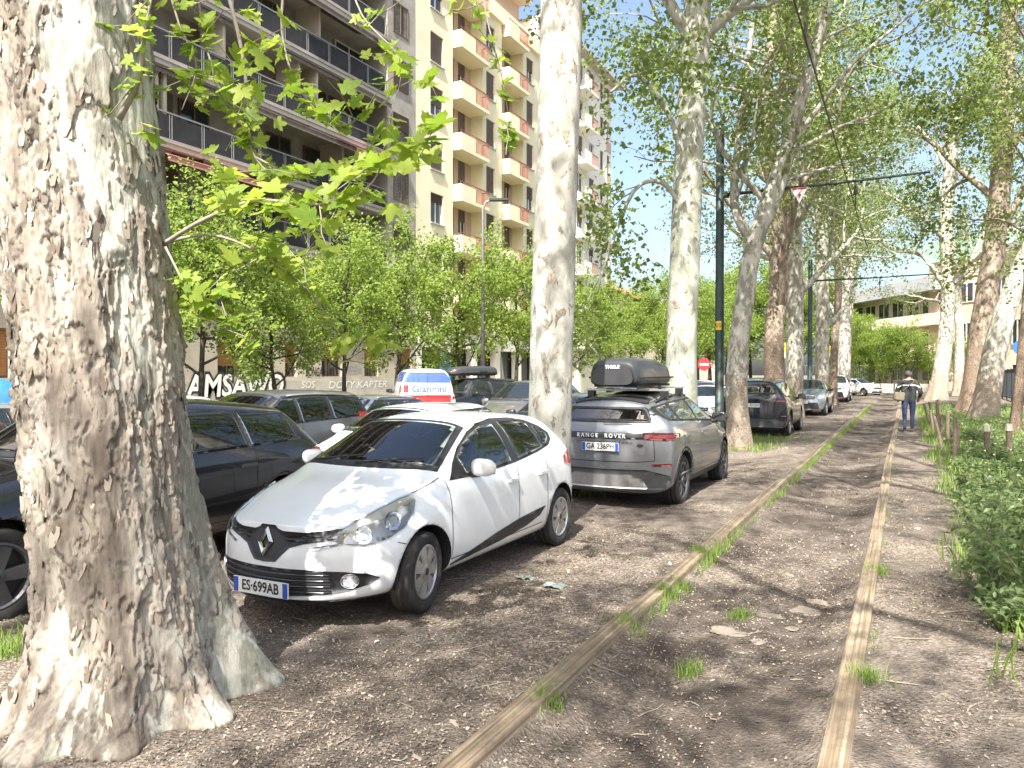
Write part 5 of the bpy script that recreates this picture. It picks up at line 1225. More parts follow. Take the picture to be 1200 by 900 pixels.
roofp = [(c.P['xrf'] + .02 + .1 * abs(y), y * c.P['wr'] * .96) for y in np.linspace(-1, 1, 9)] + [(c.P['xrr'] + .02, y * c.P['wr'] * .86) for y in np.linspace(1, -1, 9)]
c.decal('roof_skin', blackp, roofp, 'top', 1, .003, step=.09)
for sd in (-1, 1):
    mirror_part(c, 1.62, 1.10, blackp, sd, sc=1.12)
    c.decal('headlamp', lens_clear, [(.52, .82), (.75, .87), (1.05, .90), (1.05, .84), (.75, .78), (.55, .77)], 42, sd, .006)
    rl = []
    for x in np.linspace(2.15, 3.75, 8): h, nr = c.hit(c.proj('top'), x, sd * c.P['wr'] * .93); rl.append(h + Vector((0, 0, .02)))
    MB().tube(rl, .014, 6).build('roof_rail', black_pl, c.root, True)
bars = []
for x in (2.45, 3.25):
    h, _n = c.hit(c.proj('top'), x, 0); b = MB().box(x - .035, -.63, h.z + .03, x + .035, .63, h.z + .055); o = b.build('roof_bar', alloy, c.root); bars.append(h.z + .058)
    for sd in (-1, 1): h2, _n = c.hit(c.proj('top'), x, sd * .56); MB().box(x - .05, sd * .56 - .05, h2.z - .01, x + .05, sd * .56 + .05, h.z + .031).build('bar_foot', black_pl, o)
interior(c); c.finish_body(); c.wheels(alloy10, 0, alloy_dk); c.place(-3.66, 11.97, 'away'); evoque = c
boxm = principled('roof_box_shell', (.035, .036, .038), .42, 0, .15); boxm_g = principled('roof_box_base', (.02, .02, .02), .7)
def roof_box(car, x0, x1, y, z, w, h, label, txt=None):
    """tapered luggage box; nose end lower and narrower"""
    ob = empty('roof_box', (0, 0, 0), 0, label, 'roof box'); n_ = 24; V = []; prof = [(0, .10, .25, .55), (.04, .6, .75, .8), (.16, .82, .92, .93), (.4, .98, 1, 1), (.7, 1, 1, .98), (.9, .96, .97, .96), (.975, .86, .92, .9), (1., .55, .75, .8)]
    for t, hh, ww, bw_ in prof:
        for k in range(n_):
            a = 2 * PI * k / n_; s_, c_ = math.sin(a), math.cos(a); yy = math.copysign(abs(c_) ** .45, c_) * w * ww; zz = math.copysign(abs(s_) ** .55, s_)
            V.append((lerp(x0, x1, t), yy * (1 - .10 * max(0, zz)), (h * .30 + zz * (h * .72 * hh if zz > 0 else h * .30 * (.6 + .4 * hh)))))
    F = [tuple(f) for f in grid_faces(n_, len(prof), True)]; m = MB(); m.add(V, F + [tuple(range(n_)), tuple(range(len(V) - n_, len(V)))[::-1]]); lid = m.mesh('lid', boxm, True); lid.polygons.foreach_set('use_smooth', [len(p.vertices) == 4 for p in lid.polygons])
    o = link('lid', lid, ob); md = o.modifiers.new('b', 'SUBSURF'); md.levels = 1; md.render_levels = 1
    MB().box(lerp(x0, x1, .12), -w * .82, -.005, lerp(x0, x1, .93), w * .82, .03).build('base', boxm_g, ob)
    s_ = MB()
    for sd in (-1, 1): s_.tube([(lerp(x0, x1, .1), sd * w * .93, h * .31), (lerp(x0, x1, .5), sd * w * 1.005, h * .31), (lerp(x0, x1, .95), sd * w * .97, h * .31)], .012, 6)
    s_.build('seam', boxm_g, ob, True)
    MB().box(lerp(x0, x1, .55), -w - .02, h * .34, lerp(x0, x1, .72), -w + .03, h * .52).build('handle', boxm_g, ob)
    if txt: me = text_mesh('lettering', txt, .07, MATS['letter_white'], extrude=.003, bold=.002); link('lettering', me, ob, (x1 + .004, 0, h * .66), (R(90 - 12), 0, R(90)))
    ob.matrix_world = car.root.matrix_basis @ Matrix.Translation((0, y, z)); return ob
rb = roof_box(evoque, 1.75, 3.80, -.04, max(bars) + .012, .40, .42, 'large dark grey roof box carried on the grey SUV\'s bars', 'THULE')

# ---------------------------------------------------------------- generic fittings for the others
def front_kit(c, grille_w=.5, zl=None, plate_txt='FK 482VN', slim=True):
    P = c.P; z = P['hz0'] - .10 if zl is None else zl; w = P['w']
    g = c.decal('grille', black_pl, rounded([(-w * grille_w, z - .10), (w * grille_w, z - .10), (w * grille_w * 1.08, z + .03), (-w * grille_w * 1.08, z + .03)], .03), 'front', 1, .006)
    c.decal('grille_bar', chrome, [(-w * grille_w * .96, z - .04), (w * grille_w * .96, z - .04), (w * grille_w * .96, z - .025), (-w * grille_w * .96, z - .025)], 'front', 1, .012, parent=g)
    lg = c.decal('lower_grille', black_pl, rounded([(-w * .72, P['zb'] + .08), (w * .72, P['zb'] + .08), (w * .62, z - .24), (-w * .62, z - .24)], .05), 'front', 1, .006)
    for sd in (-1, 1):
        hl = c.decal('headlamp', MATS['lamp_bowl'], rounded([(.50, z + .03), (.78, z + .08), (1.05, z + .11), (1.06, z + .05), (.86, z - .06), (.56, z - .07)], .03), 42, sd, .006)
        c.decal('reflector', lens_clear, rounded([(.54, z + .015), (.78, z + .06), (1.0, z + .085), (.84, z - .02), (.58, z - .035)], .02), 42, sd, .010, parent=hl)
    if plate_txt:
        h, nr = c.hit(c.proj('front'), 0, z - .22); c.plate(plate_txt, h.x - .03, z - .22, True)
def rear_kit(c, plate_txt='FX 316LD', lamp=lens_red, tall=False):
    P = c.P; zt = P['ztg']; L = P['L']
    for sd in (-1, 1):
        if tall: poly = [(.70, zt + .05), (.93, zt + .10), (1.02, zt - .02), (1.03, zt - .28), (.93, zt - .36), (.72, zt - .34)]
        else: poly = [(.60, zt - .06), (.95, zt - .05), (1.08, zt - .10), (1.06, zt - .20), (.90, zt - .26), (.62, zt - .22)]
        lp = c.decal('tail_lamp', lamp, rounded(poly, .03), 138, sd, .008); a = np.mean(poly, 0)
        c.decal('reversing_lamp', MATS['lamp_white'], rounded([(a[0] - .1, a[1] - .05), (a[0] + .08, a[1] - .04), (a[0] + .08, a[1] + .01), (a[0] - .1, a[1] + .0)], .01), 138, sd, .012, parent=lp)
    c.line('boot_seam', black_pl, [(-P['w'] * .7, zt), (-P['w'] * .72, .62), (P['w'] * .72, .62), (P['w'] * .7, zt)], .01, 'rear', 1)
    c.decal('bumper_trim', black_pl, [(-P['w'] * .9, P['zb'] + .05), (P['w'] * .9, P['zb'] + .05), (P['w'] * .85, P['zb'] + .2), (-P['w'] * .85, P['zb'] + .2)], 'rear', 1, .006)
    h, nr = c.hit(c.proj('rear'), 0, zt - .28)
    if plate_txt: c.plate(plate_txt, h.x + .03, zt - .28, False)
def rails_roof(c, m=black_pl):
    P = c.P
    for sd in (-1, 1):
        rl = []
        for x in np.linspace(P['xrf'] + .25, P['xrr'] - .2, 8): h, nr = c.hit(c.proj('top'), x, sd * P['wr'] * .93); rl.append(h + Vector((0, 0, .025)))
        MB().tube(rl, .016, 6).build('roof_rail', m, c.root, True)
def generic(name, P, label, paintm, x, y, head, front=True, rear=True, level=2, rim=alloy5, rimm=alloy, clad=False, rails=None, cuts=(.46, .82), tall=False, glass=None, mirror_m=None, lamp=lens_red, z=None, tweak=0., ptxt=('FK 482VN', 'FX 316LD'), steer=0., clear=False, doors=True):
    c = Car(name, P, label, 'car' if 'van' not in name else 'van', paintm, level, clear); c.glassm = glass or (dict(side=glass_priv, top=glass_clear, rear=glass_priv) if clear else car_glass)
    P = c.P; d_, pn = dlo_of(P, cuts=cuts); glazing(c, d_, pn)
    if front: front_kit(c, plate_txt=ptxt[0])
    if rear: rear_kit(c, ptxt[1], tall=tall, lamp=lamp)
    if clad: cladding(c, MATS['cladding_grey'])
    if rails: rails_roof(c, rails)
    a = P['xcowl'] + .28; e_ = P['xrr'] - .05
    if doors: seams(c, [P['xcowl'] + .26, lerp(a, e_, cuts[0]), lerp(a, e_, cuts[-1]) + .05], P['zb'] + .2, P['belt0'] + .01)
    for sd in (-1, 1): mirror_part(c, P['xcowl'] + .46, P['belt0'] + .03, mirror_m or paintm, sd)
    if clear: interior(c)
    c.finish_body(); c.wheels(rim, steer, rimm); c.place(x, y, head, z, tweak); return c
BIG = dict(L=4.85, w=.96, H=1.63, zb=.22, hz0=.90, hz1=1.10, xfa=.92, wb=2.93, xcowl=1.36, xrf=2.15, xrr=4.25, xtg=4.62, ztg=1.10, zrr=1.50, belt0=1.06, belt1=1.12, wr=.64, Rw=.36, tread=.24, rimr=.72)
generic('suv_car', BIG, 'glossy black long SUV parked behind the big trunk', blackp, -6.92, 4.83, 'cam', level=3, cuts=(.40, .70), clad=False, clear=True, rim=alloy5, rimm=alloy_dk, steer=R(-4))
WAG = dict(L=4.7, w=.91, H=1.48, zb=.18, hz0=.78, hz1=1.0, xfa=.90, wb=2.85, xcowl=1.35, xrf=2.2, xrr=4.2, xtg=4.52, ztg=1.0, zrr=1.38, belt0=.97, belt1=1.06, wr=.60, Rw=.32, tread=.21)
MPV = dict(L=4.47, w=.90, H=1.60, zb=.18, hz0=.82, hz1=1.06, xfa=.92, wb=2.70, xcowl=1.05, xrf=1.95, xrr=4.15, xtg=4.36, ztg=1.08, zrr=1.54, belt0=1.0, belt1=1.07, wr=.66, Rw=.32, tread=.2)
CITY = dict(L=3.95, w=.84, H=1.44, hz0=.76, xcowl=.95, xrf=1.75, xrr=3.45, xtg=3.75, wb=2.48, xfa=.80)
CUV = dict(SUVP, L=4.6, xrr=4.25, xtg=4.45, H=1.72, zrr=1.62, ztg=1.20, belt1=1.16, wb=2.74, xfa=.90)
BOXY = dict(SUVP, L=4.4, H=1.76, zrr=1.70, xrr=4.20, xtg=4.32, ztg=1.22, belt0=1.12, belt1=1.14, hz0=1.0, hz1=1.14, sw=.22, swr=.14, wr=.68, xcowl=1.35, xrf=1.9)
generic('hatchback_car', dict(CITY, H=1.41), 'white small car mostly hidden behind the white hatchback, between it and the red blue van', white, -6.75, 9.75, 'cam', clear=True)
navy = paint('navy_paint', (.010, .015, .032), .3, .25, .03)
c = generic('suv_car', CUV, 'dark navy SUV seen from behind beside the crooked spotted trunk', navy, -3.92, 25.15, 'away', rear=False, clad=True, rim=alloy7, cuts=(.40, .72))
suv_rear(c, None, 'FT 551EN', skid=MATS['cladding_grey'], band=False)
silver = paint('silver_paint', (.36, .39, .43), .6, .35, .06)
generic('suv_car', SUVP, 'silver blue SUV facing along the rails with black lower bumper', paint('silver_blue_paint', (.30, .34, .38), .7, .35, .12), -3.95, 37.5, 'cam', clad=True, rim=alloy7, mirror_m=blackp)
generic('suv_car', BOXY, 'white boxy off-roader in the row beyond the silver blue SUV', white, -4.15, 55.6, 'cam', clad=True)
generic('hatchback_car', CITY, 'white car standing across the far end of the rails', white, -3.4, 70.5, R(140))
dkred = paint('dark_red_paint', (.10, .018, .02), .3, .35, .12); gmet = paint('graphite_paint', (.13, .135, .145), .5, .35, .06)
generic('hatchback_car', WAG, 'dark red car whose roof shows behind the black SUV\'s bonnet', dkred, -9.6, 3.3, 'cam')
generic('mpv_car', MPV, 'graphite grey people carrier with silver roof rails and tall red tail lamps', gmet, -10.05, 10.0, 'cam', tall=True, rails=alloy, cuts=(.36, .66), clear=True)
generic('estate_car', dict(WAG, H=1.43, zrr=1.35), 'silver grey estate car between the people carrier and the red blue van', silver, -11.2, 14.0, 'cam', rails=chrome, cuts=(.40, .72), clear=True)
generic('estate_car', dict(WAG, H=1.5), 'pale grey car with dark glass under the graffiti wall', paint('pale_grey_paint', (.55, .55, .53), .4, .4, .15), -14.9, 10.9, 'cam', tall=True)
generic('hatchback_car', WAG, 'silver car in front of the blue cover', silver, -13.4, 5.9, 'cam')
generic('hatchback_car', CITY, 'dark blue car whose roof shows between the second white car and the slim trunk', navy, -6.5, 15.0, 'cam')
red = paint('red_paint', (.42, .02, .02), .1, .35, .1)
generic('hatchback_car', CITY, 'red car between the black off-roader and the slim trunk', red, -14.6, 31.5, 'cam')
jeep = generic('suv_car', BOXY, 'black boxy off-roader carrying a roof box, next to the red blue van', blackp, -14.5, 24.7, R(68), rails=black_pl, cuts=(.42, .72), clad=True)
roof_box(jeep, 1.3, 3.4, 0, 1.76 + .08, .40, .36, 'black roof box on the boxy off-roader')
generic('suv_car', CUV, 'dark grey SUV with red lamp glimpsed left of the grey SUV\'s roof', gmet, -9.4, 19.4, 'cam', clad=True)
generic('hatchback_car', CITY, 'white car facing the tram pole, parked behind the roof box SUV', white, -6.5, 28.6, 'cam')
generic('hatchback_car', CITY, 'light grey car in the far rows past the tram pole', silver, -10.6, 46, 'cam')
generic('hatchback_car', WAG, 'white car in the far rows near the no entry sign', white, -12.2, 52, 'cam')
generic('estate_car', WAG, 'graphite car parked opposite the yellow block shops', gmet, -13.6, 38, 'cam')
generic('hatchback_car', CITY, 'dark car standing in the second row behind the navy SUV', blackp, -7.0, 36.5, 'cam')
# ---- panel van in three colours
VAN = dict(L=4.25, w=.92, H=1.95, zb=.18, hz0=.95, hz1=1.15, xfa=.88, wb=2.70, xcowl=.95, xrf=1.65, xrr=4.18, xtg=4.26, ztg=1.12, zrr=1.91, belt0=1.10, belt1=1.12, wr=.74, Rw=.32, sw=.3, swr=.08, tread=.2)
vanb = paint('van_blue', (.05, .10, .42), 0, .4, .08); vanr = paint('van_red', (.55, .03, .03), 0, .4, .08)
c = Car('panel_van', VAN, 'small panel van whose rear doors are painted blue white and red with a name', 'van', white, 2); c.glassm = car_glass
d_, pn = dlo_of(c.P, cuts=(.40,), kick=0); d2 = [p for p in d_ if p[0] < 2.2]; xs = [p[0] for p in d2]
P = c.P; a = P['xcowl'] + .26; fr = [(a, 1.12), (1.55, 1.55), (1.75, 1.66), (2.15, 1.68), (2.15, 1.13)]; glazing(c, fr, [[(a + .22, 1.16), (1.57, 1.49), (1.77, 1.61), (2.10, 1.63), (2.10, 1.17)]], False)
for sd in (-1, 1):
    c.decal('red_panel', vanr, [(2.3, .50), (4.10, .50), (4.10, 1.10), (2.3, 1.10)], 'side', sd, .004); c.decal('blue_panel', vanb, [(2.25, 1.52), (4.08, 1.52), (4.06, 1.82), (2.25, 1.84)], 'side', sd, .004)
    mirror_part(c, 1.42, 1.14, black_pl, sd)
    c.decal('tail_lamp', lens_red, [(.78, .95), (.93, .95), (.93, 1.40), (.80, 1.40)], 162, sd, .008)
# painted rear doors
c.decal('red_panel', vanr, [(-.76, .48), (.76, .48), (.76, 1.10), (-.76, 1.10)], 'rear', 1, .004); c.decal('blue_panel', vanb, [(-.74, 1.48), (.74, 1.48), (.68, 1.80), (-.68, 1.80)], 'rear', 1, .004)
c.decal('crest', vanr, [(-.74, 1.18), (-.58, 1.18), (-.58, 1.42), (-.74, 1.42)], 'rear', 1, .005)
me = text_mesh('lettering', 'Giannini', .34, vanb, bold=.006); pj = c.proj('rear')
for v in me.vertices: h, nr = c.hit(pj, .06 + v.co.x * .98, 1.29 + v.co.y * .9); v.co = h + nr * .012
link('lettering', me, c.root)
c.line('door_seam', black_pl, [(0, .45), (0, 1.84)], .012, 'rear', 1, .007)
front_kit(c); seams(c, [1.2, 2.2, 3.2], .4, 1.1); c.finish_body(); c.wheels(hubcap); c.place(-14.66, 21.8, R(-50), -.02)
# ================================================================== TRAM POLES, WIRES, SIGNS
pole_m = weathered('green_pole_paint', (.035, .06, .055), .3, 4, .5, .2, bumpd=.002, dirt=(.10, .08, .06)); steel = weathered('grey_steel', (.25, .25, .25), .2, 5, .45, .6, bumpd=0)
wire_m = principled('wire', (.02, .02, .02), .6); yel = principled('yellow_plate', (.75, .52, .04), .5); redp = principled('sign_red', (.6, .03, .03), .4); whp = principled('sign_white', (.8, .8, .8), .4); bluep = principled('sign_blue', (.03, .12, .5), .4)
def tram_pole(px, d, top, label, txt=None):
    p = at(px, 438, d); p.z = float(gz(p.x, p.y)); e = empty('tram_pole', p, 0, label, 'pole', 'tram poles')
    m = MB(); m.lathe([(.14, 0), (.14, .12), (.115, .14), (.112, top * .5), (.105, top * .5 + .03), (.10, top), (.06, top + .03), (.002, top + .03)], 14); m.build('post', pole_m, e, True)
    if txt:
        o = MB().box(-.07, -.119, 2.93, .07, -.112, 3.15).build('number_label', yel, e); link('digits', text_mesh('digits', txt, .15, ink), o, (0, -.1205, 3.04), (R(90), 0, 0))
    return e
def bracket(p, x1, z, label):
    e = empty('bracket_arm', (p.x, p.y, z), 0, label, 'bracket arm', 'arms holding the tram wire'); L_ = x1 - p.x
    MB().tube([(0, 0, 0), (L_ * .5, 0, .0), (L_, 0, .03)], [.045, .036, .024], 10).build('tube', pole_m, e, True)
    MB().tube([(0, 0, -.02), (.22, 0, -.02)], .065, 10).build('sleeve', pole_m, e, True)
    for t in (.42, .58, .70): MB().lathe([(.055, -.03), (.06, 0), (.055, .03)], 12, Matrix.Translation((L_ * t, 0, .0)) @ Matrix.Rotation(PI / 2, 4, 'Y')).build('clamp', wire_m, e, True)
    h = MB(); xh = -1.05 - p.x; h.tube([(xh, 0, -.02), (xh, 0, -.18)], .022, 8); h.lathe([(.02, -.16), (.05, -.18), (.03, -.21), (.055, -.24), (.03, -.27), (.05, -.30), (.015, -.33)], 12, Matrix.Translation((xh, 0, 0))); h.tube([(xh, 0, -.3), (xh, 0, z * 0 - (z - 5.6) + .02)], .012, 6); h.build('insulator', wire_m, e, True)
    return e
p1 = tram_pole(843, 19.3, 7.95, 'dark green tram pole next to the crooked spotted trunk, with yellow number 05', '05')
p2_ = tram_pole(949, 36.5, 7.2, 'dark green tram pole standing among the trunks near the silver blue SUV')
b1 = bracket(p1.location, .45, 6.22, 'long steel arm reaching over the rails with a warning triangle hung from it'); bracket(p2_.location, 1.2, 6.15, 'thin steel arm over the rails further along the avenue')
s_ = empty('warning_sign', (at(935, 225, 18.3).x, p1.location.y - .06, 6.02), 0, 'white warning triangle with red border and lightning bolt hung under the steel arm', 'sign')
tri = [(-.20, .17), (.20, .17), (0, -.19)]; M_ = Matrix.Rotation(PI / 2, 4, 'X')
MB().prism(tri, -.008, .008, M_).build('plate', whp, s_); MB().prism([(-.17, .165), (.17, .165), (.15, .125), (-.15, .125)], .009, .012, M_).build('red_bar', redp, s_)
MB().prism([(.03, .09), (-.05, -.02), (-.005, -.01), (-.02, -.12), (.055, .015), (.012, .01)], .009, .012, M_).build('bolt', redp, s_)
MB().tube([(-.12, 0, .17), (-.12, 0, .24)], .006, 5).tube([(.12, 0, .17), (.12, 0, .24)], .006, 5).build('hanger', steel, s_)
w = MB(); w.tube([(-1.05, y, 5.6 + .004 * ((y - 18.9) / 4) ** 2) for y in np.linspace(-20, 70, 40)], .011, 5); tag(w.build('contact_wire', wire_m), 'thin black contact wire running above the rails', 'wire')
# street lamp in front of the yellow block
lp = at(566, 438, 34); e = empty('street_lamp', (lp.x, lp.y, -.1), 0, 'slim grey street lamp with curved head in front of the yellow block', 'lamp')
zt = zat(246, 34); MB().tube([(0, 0, 0), (0, 0, zt - .3), (0, 0, zt + .1), (.12, .05, zt + .42), (.35, .15, zt + .5)], [.09, .06, .055, .05, .05], 10).build('post', steel, e, True); MB().box(-.1, -.16, -.05, .72, .16, .04).build('head', black_pl, e, loc=(.35, .15, zt + .52), rot=(0, 0, R(25)))
def round_sign(px, py, d, r, label, m1, bar=None, name='road_sign'):
    q = at(px, py, d); e = empty(name, (q.x, q.y, 0), YAW, label, 'sign'); MB().tube([(0, .03, -.1), (0, .03, q.z + r)], .03, 8).build('post', steel, e, True)
    MB().lathe([(.001, .02), (r, .02), (r, -.0), (.001, 0)], 28, Matrix.Translation((0, 0, q.z)) @ Matrix.Rotation(PI / 2, 4, 'X')).build('disc', m1, e)
    if bar: MB().box(-r * .7, -.028, q.z - r * .16, r * .7, -.022, q.z + r * .16).build('bar', bar, e)
    return e
round_sign(825, 427, 52, .42, 'round red no entry sign with white bar beyond the parked cars', redp, whp); round_sign(1195, 407, 48, .45, 'round blue road sign before the cream building', bluep)
for px, py, d, lb in ((919, 412, 44, 'yellow stop sign box seen between the brown trunk and the straight trunk'), (969, 413, 58, 'yellow stop sign box near the thin far trunk')):
    q = at(px, py, d); e = empty('stop_sign', (q.x, q.y, 0), YAW, lb, 'sign'); MB().tube([(0, 0, -.1), (0, 0, q.z + .5)], .04, 8).build('post', steel, e); MB().box(-.42, -.06, q.z - .4, .42, .06, q.z + .5).build('panel', yel, e); MB().box(-.36, -.066, q.z - .3, .36, -.061, q.z - .05).build('timetable', whp, e)
# blue tarpaulin over a parked scooter/cart by the wall
tarp = weathered('blue_tarp', (.03, .15, .48), .25, 3, .55, bumpd=.02, bscale=5)
q = at(14, 438, 17.5); tv = []; nu, nv = 40, 14
for j in range(nv):
    t = j / (nv - 1)
    for i in range(nu):
        a = 2 * PI * i / nu; f = math.sin(t * PI / 2) ** .55; tv.append((math.cos(a) * .8 * f * (1 + .06 * math.sin(5 * a + 3 * t)), math.sin(a) * 1.25 * f * (1 + .05 * math.sin(7 * a)), 1.66 * (1 - t ** 2.2) + .16 * math.exp(-((math.sin(a) * 1.25 * f + .5) / .25) ** 2) * (1 - t)))
tp = link('covered_scooter', np_mesh('covered_scooter', tv, grid_faces(nu, nv, True), tarp, True), None, (q.x, q.y, -.1)); tag(tp, 'bright blue tarpaulin draped over something parked by the wall', 'tarpaulin')

# ================================================================== RAILINGS, STAKES, LOW WALLS
def railing(name, A, B, h, label, m_, step=.14, rails=(.15, 1.), post_step=2.4, base=None, r=.011):
    A, B = Vector(A), Vector(B); d = B - A; L_ = d.length; e = empty(name, A, math.atan2(d.y, d.x), label, 'fence')
    for i in range(int(L_ / post_step) + 1): x = i * post_step; MB().box(x - .035, -.035, -.05, x + .035, .035, h + .06).build('post', m_, e)
    for t in rails: MB().box(0, -.02, h * t - .025, L_, .02, h * t + .025).build('rail', m_, e)
    n_ = int(L_ / step); me = MB().box(-r, -r, h * rails[0], r, r, h * .99).mesh('bar', m_)
    if n_ <= 300:
        for i in range(n_): link('bar', me, e, (i * step, 0, 0))
    return e
railing('dark_railing', (5.6, 44, .0), (5.6, 64, 0), 2.0, 'tall dark metal railing beyond the leaning trunks', principled('railing_black', (.02, .025, .03), .5), .16)
railing('end_railing', (-12, 79, .05), (8.5, 79, .05), 2.5, 'grey metal railing closing the far end of the avenue', steel, .18)
tag(MB().box(-13, 77.2, 0, 3.0, 77.5, .85).build('low_wall', white_wall), 'low white wall before the end railing', 'wall')
hedge_c = np.random.default_rng(5).normal(size=(2600, 3)) * [1.1, .5, .42]; V, F = leaf_cloud(hedge_c, .14, np.random.default_rng(6)); p = at(1011, 440, 73); he = empty('hedge', (p.x, p.y, 0), 0, 'small bright green hedge above the low white wall', 'hedge'); link('foliage', np_mesh('foliage', V, F, leaf_street), he, (0, 0, 1.35)); MB().tube([(0, 0, -.05), (0, 0, 1.2)], .04, 6).tube([(.5, 0, -.05), (.6, 0, 1.2)], .04, 6).build('stems', bark_dark, he)
for i, (px, d) in enumerate(((1003, 64), (1024, 66), (1032, 66), (1048, 68))):
    p = at(px, 438, d); o = MB(); o.lathe([(.07, 0), (.07, .85), (.05, .93), (.002, .95)], 12); tag(o.build('bollard', steel, loc=(p.x, p.y, 0)), 'short grey steel bollard at the end of the avenue', 'bollard', 'bollards at the end of the avenue')
stake_m = weathered('stake_wood', (.17, .13, .095), .35, 9, .9, bumpd=.006); cap_m = weathered('pale_paint', (.62, .58, .48), .2, 8, .8)
def stake(x, y, h, r, label, lean=(0, 0), cap=False, grp='old wooden stakes along the verge'):
    z = float(gz(x, y)); e = empty('wooden_stake', (x, y, z - .05), random.uniform(0, 1), label, 'stake', grp); e.rotation_euler[0] = lean[0]; e.rotation_euler[1] = lean[1]
    m = MB(); m.tube([(0, 0, 0), (.01, .005, h * .5), (0, 0, h)], [r, r * .95, r * .9], 7); m.build('post', stake_m, e)
    if cap: MB().tube([(0, 0, h - .11), (0, 0, h + .012)], [r * 1.03, r * .98], 7).build('painted_top', cap_m, e)
for px, d in ((1157, 14.2), (1183, 13.8)):
    p = at(px, 438, d); stake(p.x, p.y, .72, .055, 'short stake with pale painted top among the weeds', cap=True, grp='stakes with pale tops')
for i in range(13):
    y = 17.2 + i * 1.05; stake(.86 + .12 * math.sin(i * 2.1), y, random.uniform(.65, 1.0), .04, 'weathered brown stake of the old path-side fence', (random.uniform(-.14, .14), random.uniform(-.2, .12)))
wf = MB()
for z_ in (.35, .6): wf.tube([(.9 + .1 * math.sin(y), y, z_ + float(gz(.9, y)) + .04 * math.sin(y * 2)) for y in np.linspace(17, 31, 30)], .006, 4)
tag(wf.build('fence_wire', wire_m), 'sagging rusty wire strung along the old stakes', 'wire')

# ================================================================== GRASS, WEEDS, LITTER
def blades(C, H_, W_, rs, lean=.5):
    N = len(C); a = rs.random(N) * 2 * PI; d = np.stack([np.cos(a), np.sin(a), 0 * a], 1); s = np.stack([-np.sin(a), np.cos(a), 0 * a], 1); H_ = (H_ * (.5 + .8 * rs.random(N)))[:, None]; W_ = W_ * (.6 + .8 * rs.random(N))[:, None]; ln = (lean * rs.random(N))[:, None] * H_; up = np.array([[0, 0, 1.]])
    V = np.stack([C - s * W_, C + s * W_, C + up * H_ * .6 + d * ln * .4 + s * W_ * .7, C + up * H_ * .6 + d * ln * .4 - s * W_ * .7, C + up * H_ * (1 - .12 * lean) + d * ln], 1).reshape(-1, 3); i = np.arange(N)[:, None] * 5
    return V, np.concatenate([i + [[0, 1, 2]], i + [[0, 2, 3]], i + [[3, 2, 4]]], 1).reshape(-1, 3)
def scatter(n_, fx, fy, rs): x = fx(rs, n_); y = fy(rs, n_); return np.stack([x, y, gz(x, y) - .005], 1)
rs = np.random.default_rng(77)
parts_ = []
def tufts(cx, cy, spread, n_, h, w=.0023, lean=.9):
    x = cx + rs.normal(size=n_) * spread[0]; y = cy + rs.normal(size=n_) * spread[1]; C = np.stack([x, y, gz(x, y) - .005], 1); parts_.append(blades(C, h, w, rs, lean))
# along the inner side of the left rail, thickest further off
for i in range(95):
    y = 5 + 42 * rs.random() ** .8; n_ = int(rs.integers(25, 110)); tufts(RL + .11 + .03 * rs.random(), y, (.03, .14 + .01 * y), n_, .09 + .05 * rs.random())
for i in range(26): tufts(RR + .10, 5 + 25 * rs.random(), (.025, .08), int(rs.integers(8, 26)), .05)
for px, py in ((808, 778), (868, 716), (733, 740), (785, 700), (822, 655), (1018, 812), (1032, 680), (800, 690), (640, 830)):
    d = 900 * 1.8 / (py - 438); p = at(px, py, d); tufts(p.x, p.y, (.05, .06), 150, .09)
for px, py, s_, n_ in ((868, 525, .45, 900), (880, 515, .6, 800), (690, 575, .25, 300), (660, 580, .25, 250), (8, 765, .12, 160), (845, 512, .3, 300)):
    d = 900 * 1.83 / (py - 438); p = at(px, py, d); tufts(p.x, p.y, (s_, s_), n_, .16, .005)
n_ = 16000; y = 5 + 40 * rs.random(n_) ** 1.3; x = .62 + .12 * np.sin(y * 1.3) + 4.5 * rs.random(n_) ** 1.5 - .25 * rs.random(n_) ** 3; C = np.stack([x, y, gz(x, y) - .01], 1); parts_.append(blades(C, .2, .006, rs, .8))
off = 0; VV = []; FF = []
for V, F in parts_: VV.append(V); FF.append(F + off); off += len(V)
g = link('grass', np_mesh('grass', np.concatenate(VV), np.concatenate(FF), grass_m)); tag(g, 'green grass in tufts along the rails and over the verge', 'grass', kind='stuff')
# leafy weeds: near clumps are plants of their own
def weed(seed, h, spread, nst, leaf):
    R_ = random.Random(seed); st = MB(); L = []
    for i in range(nst):
        a = R_.uniform(0, 2 * PI); r = spread * R_.random() ** .6; q = Vector((math.cos(a) * r * .5, math.sin(a) * r * .5, -.03)); pts = [q.copy()]; d = Vector((math.cos(a) * .35, math.sin(a) * .35, 1)).normalized(); hh = h * R_.uniform(.55, 1.1)
        for k in range(5): d = (d + Vector((R_.gauss(0, .14), R_.gauss(0, .14), 0))).normalized(); pts.append(pts[-1] + d * hh / 5)
        st.tube(pts, [.005, .005, .004, .004, .003, .002], 4, False)
        for p in pts[1:]: L += [p + Vector((R_.gauss(0, .03), R_.gauss(0, .03), R_.gauss(0, .02))) for _ in range(6)]
    rs_ = np.random.default_rng(seed); V, F = leaf_cloud(np.array([tuple(p) for p in L]), leaf, rs_, up=.9, shape=(.26, .45)); return st.mesh('stems', twig_m), np_mesh('foliage', V, F, leaf_weed)
WV = [weed(200 + i, .34 + .10 * i, .42, 24 + 4 * i, .075) for i in range(4)]
wl_ = [(1175, 655), (1190, 610), (1160, 600), (1195, 690), (1150, 575), (1180, 560), (1205, 640), (1165, 545), (1195, 560), (1140, 550), (1215, 590), (1172, 625), (1210, 720), (1130, 530), (1150, 520), (1180, 535), (1120, 515), (1215, 550)]
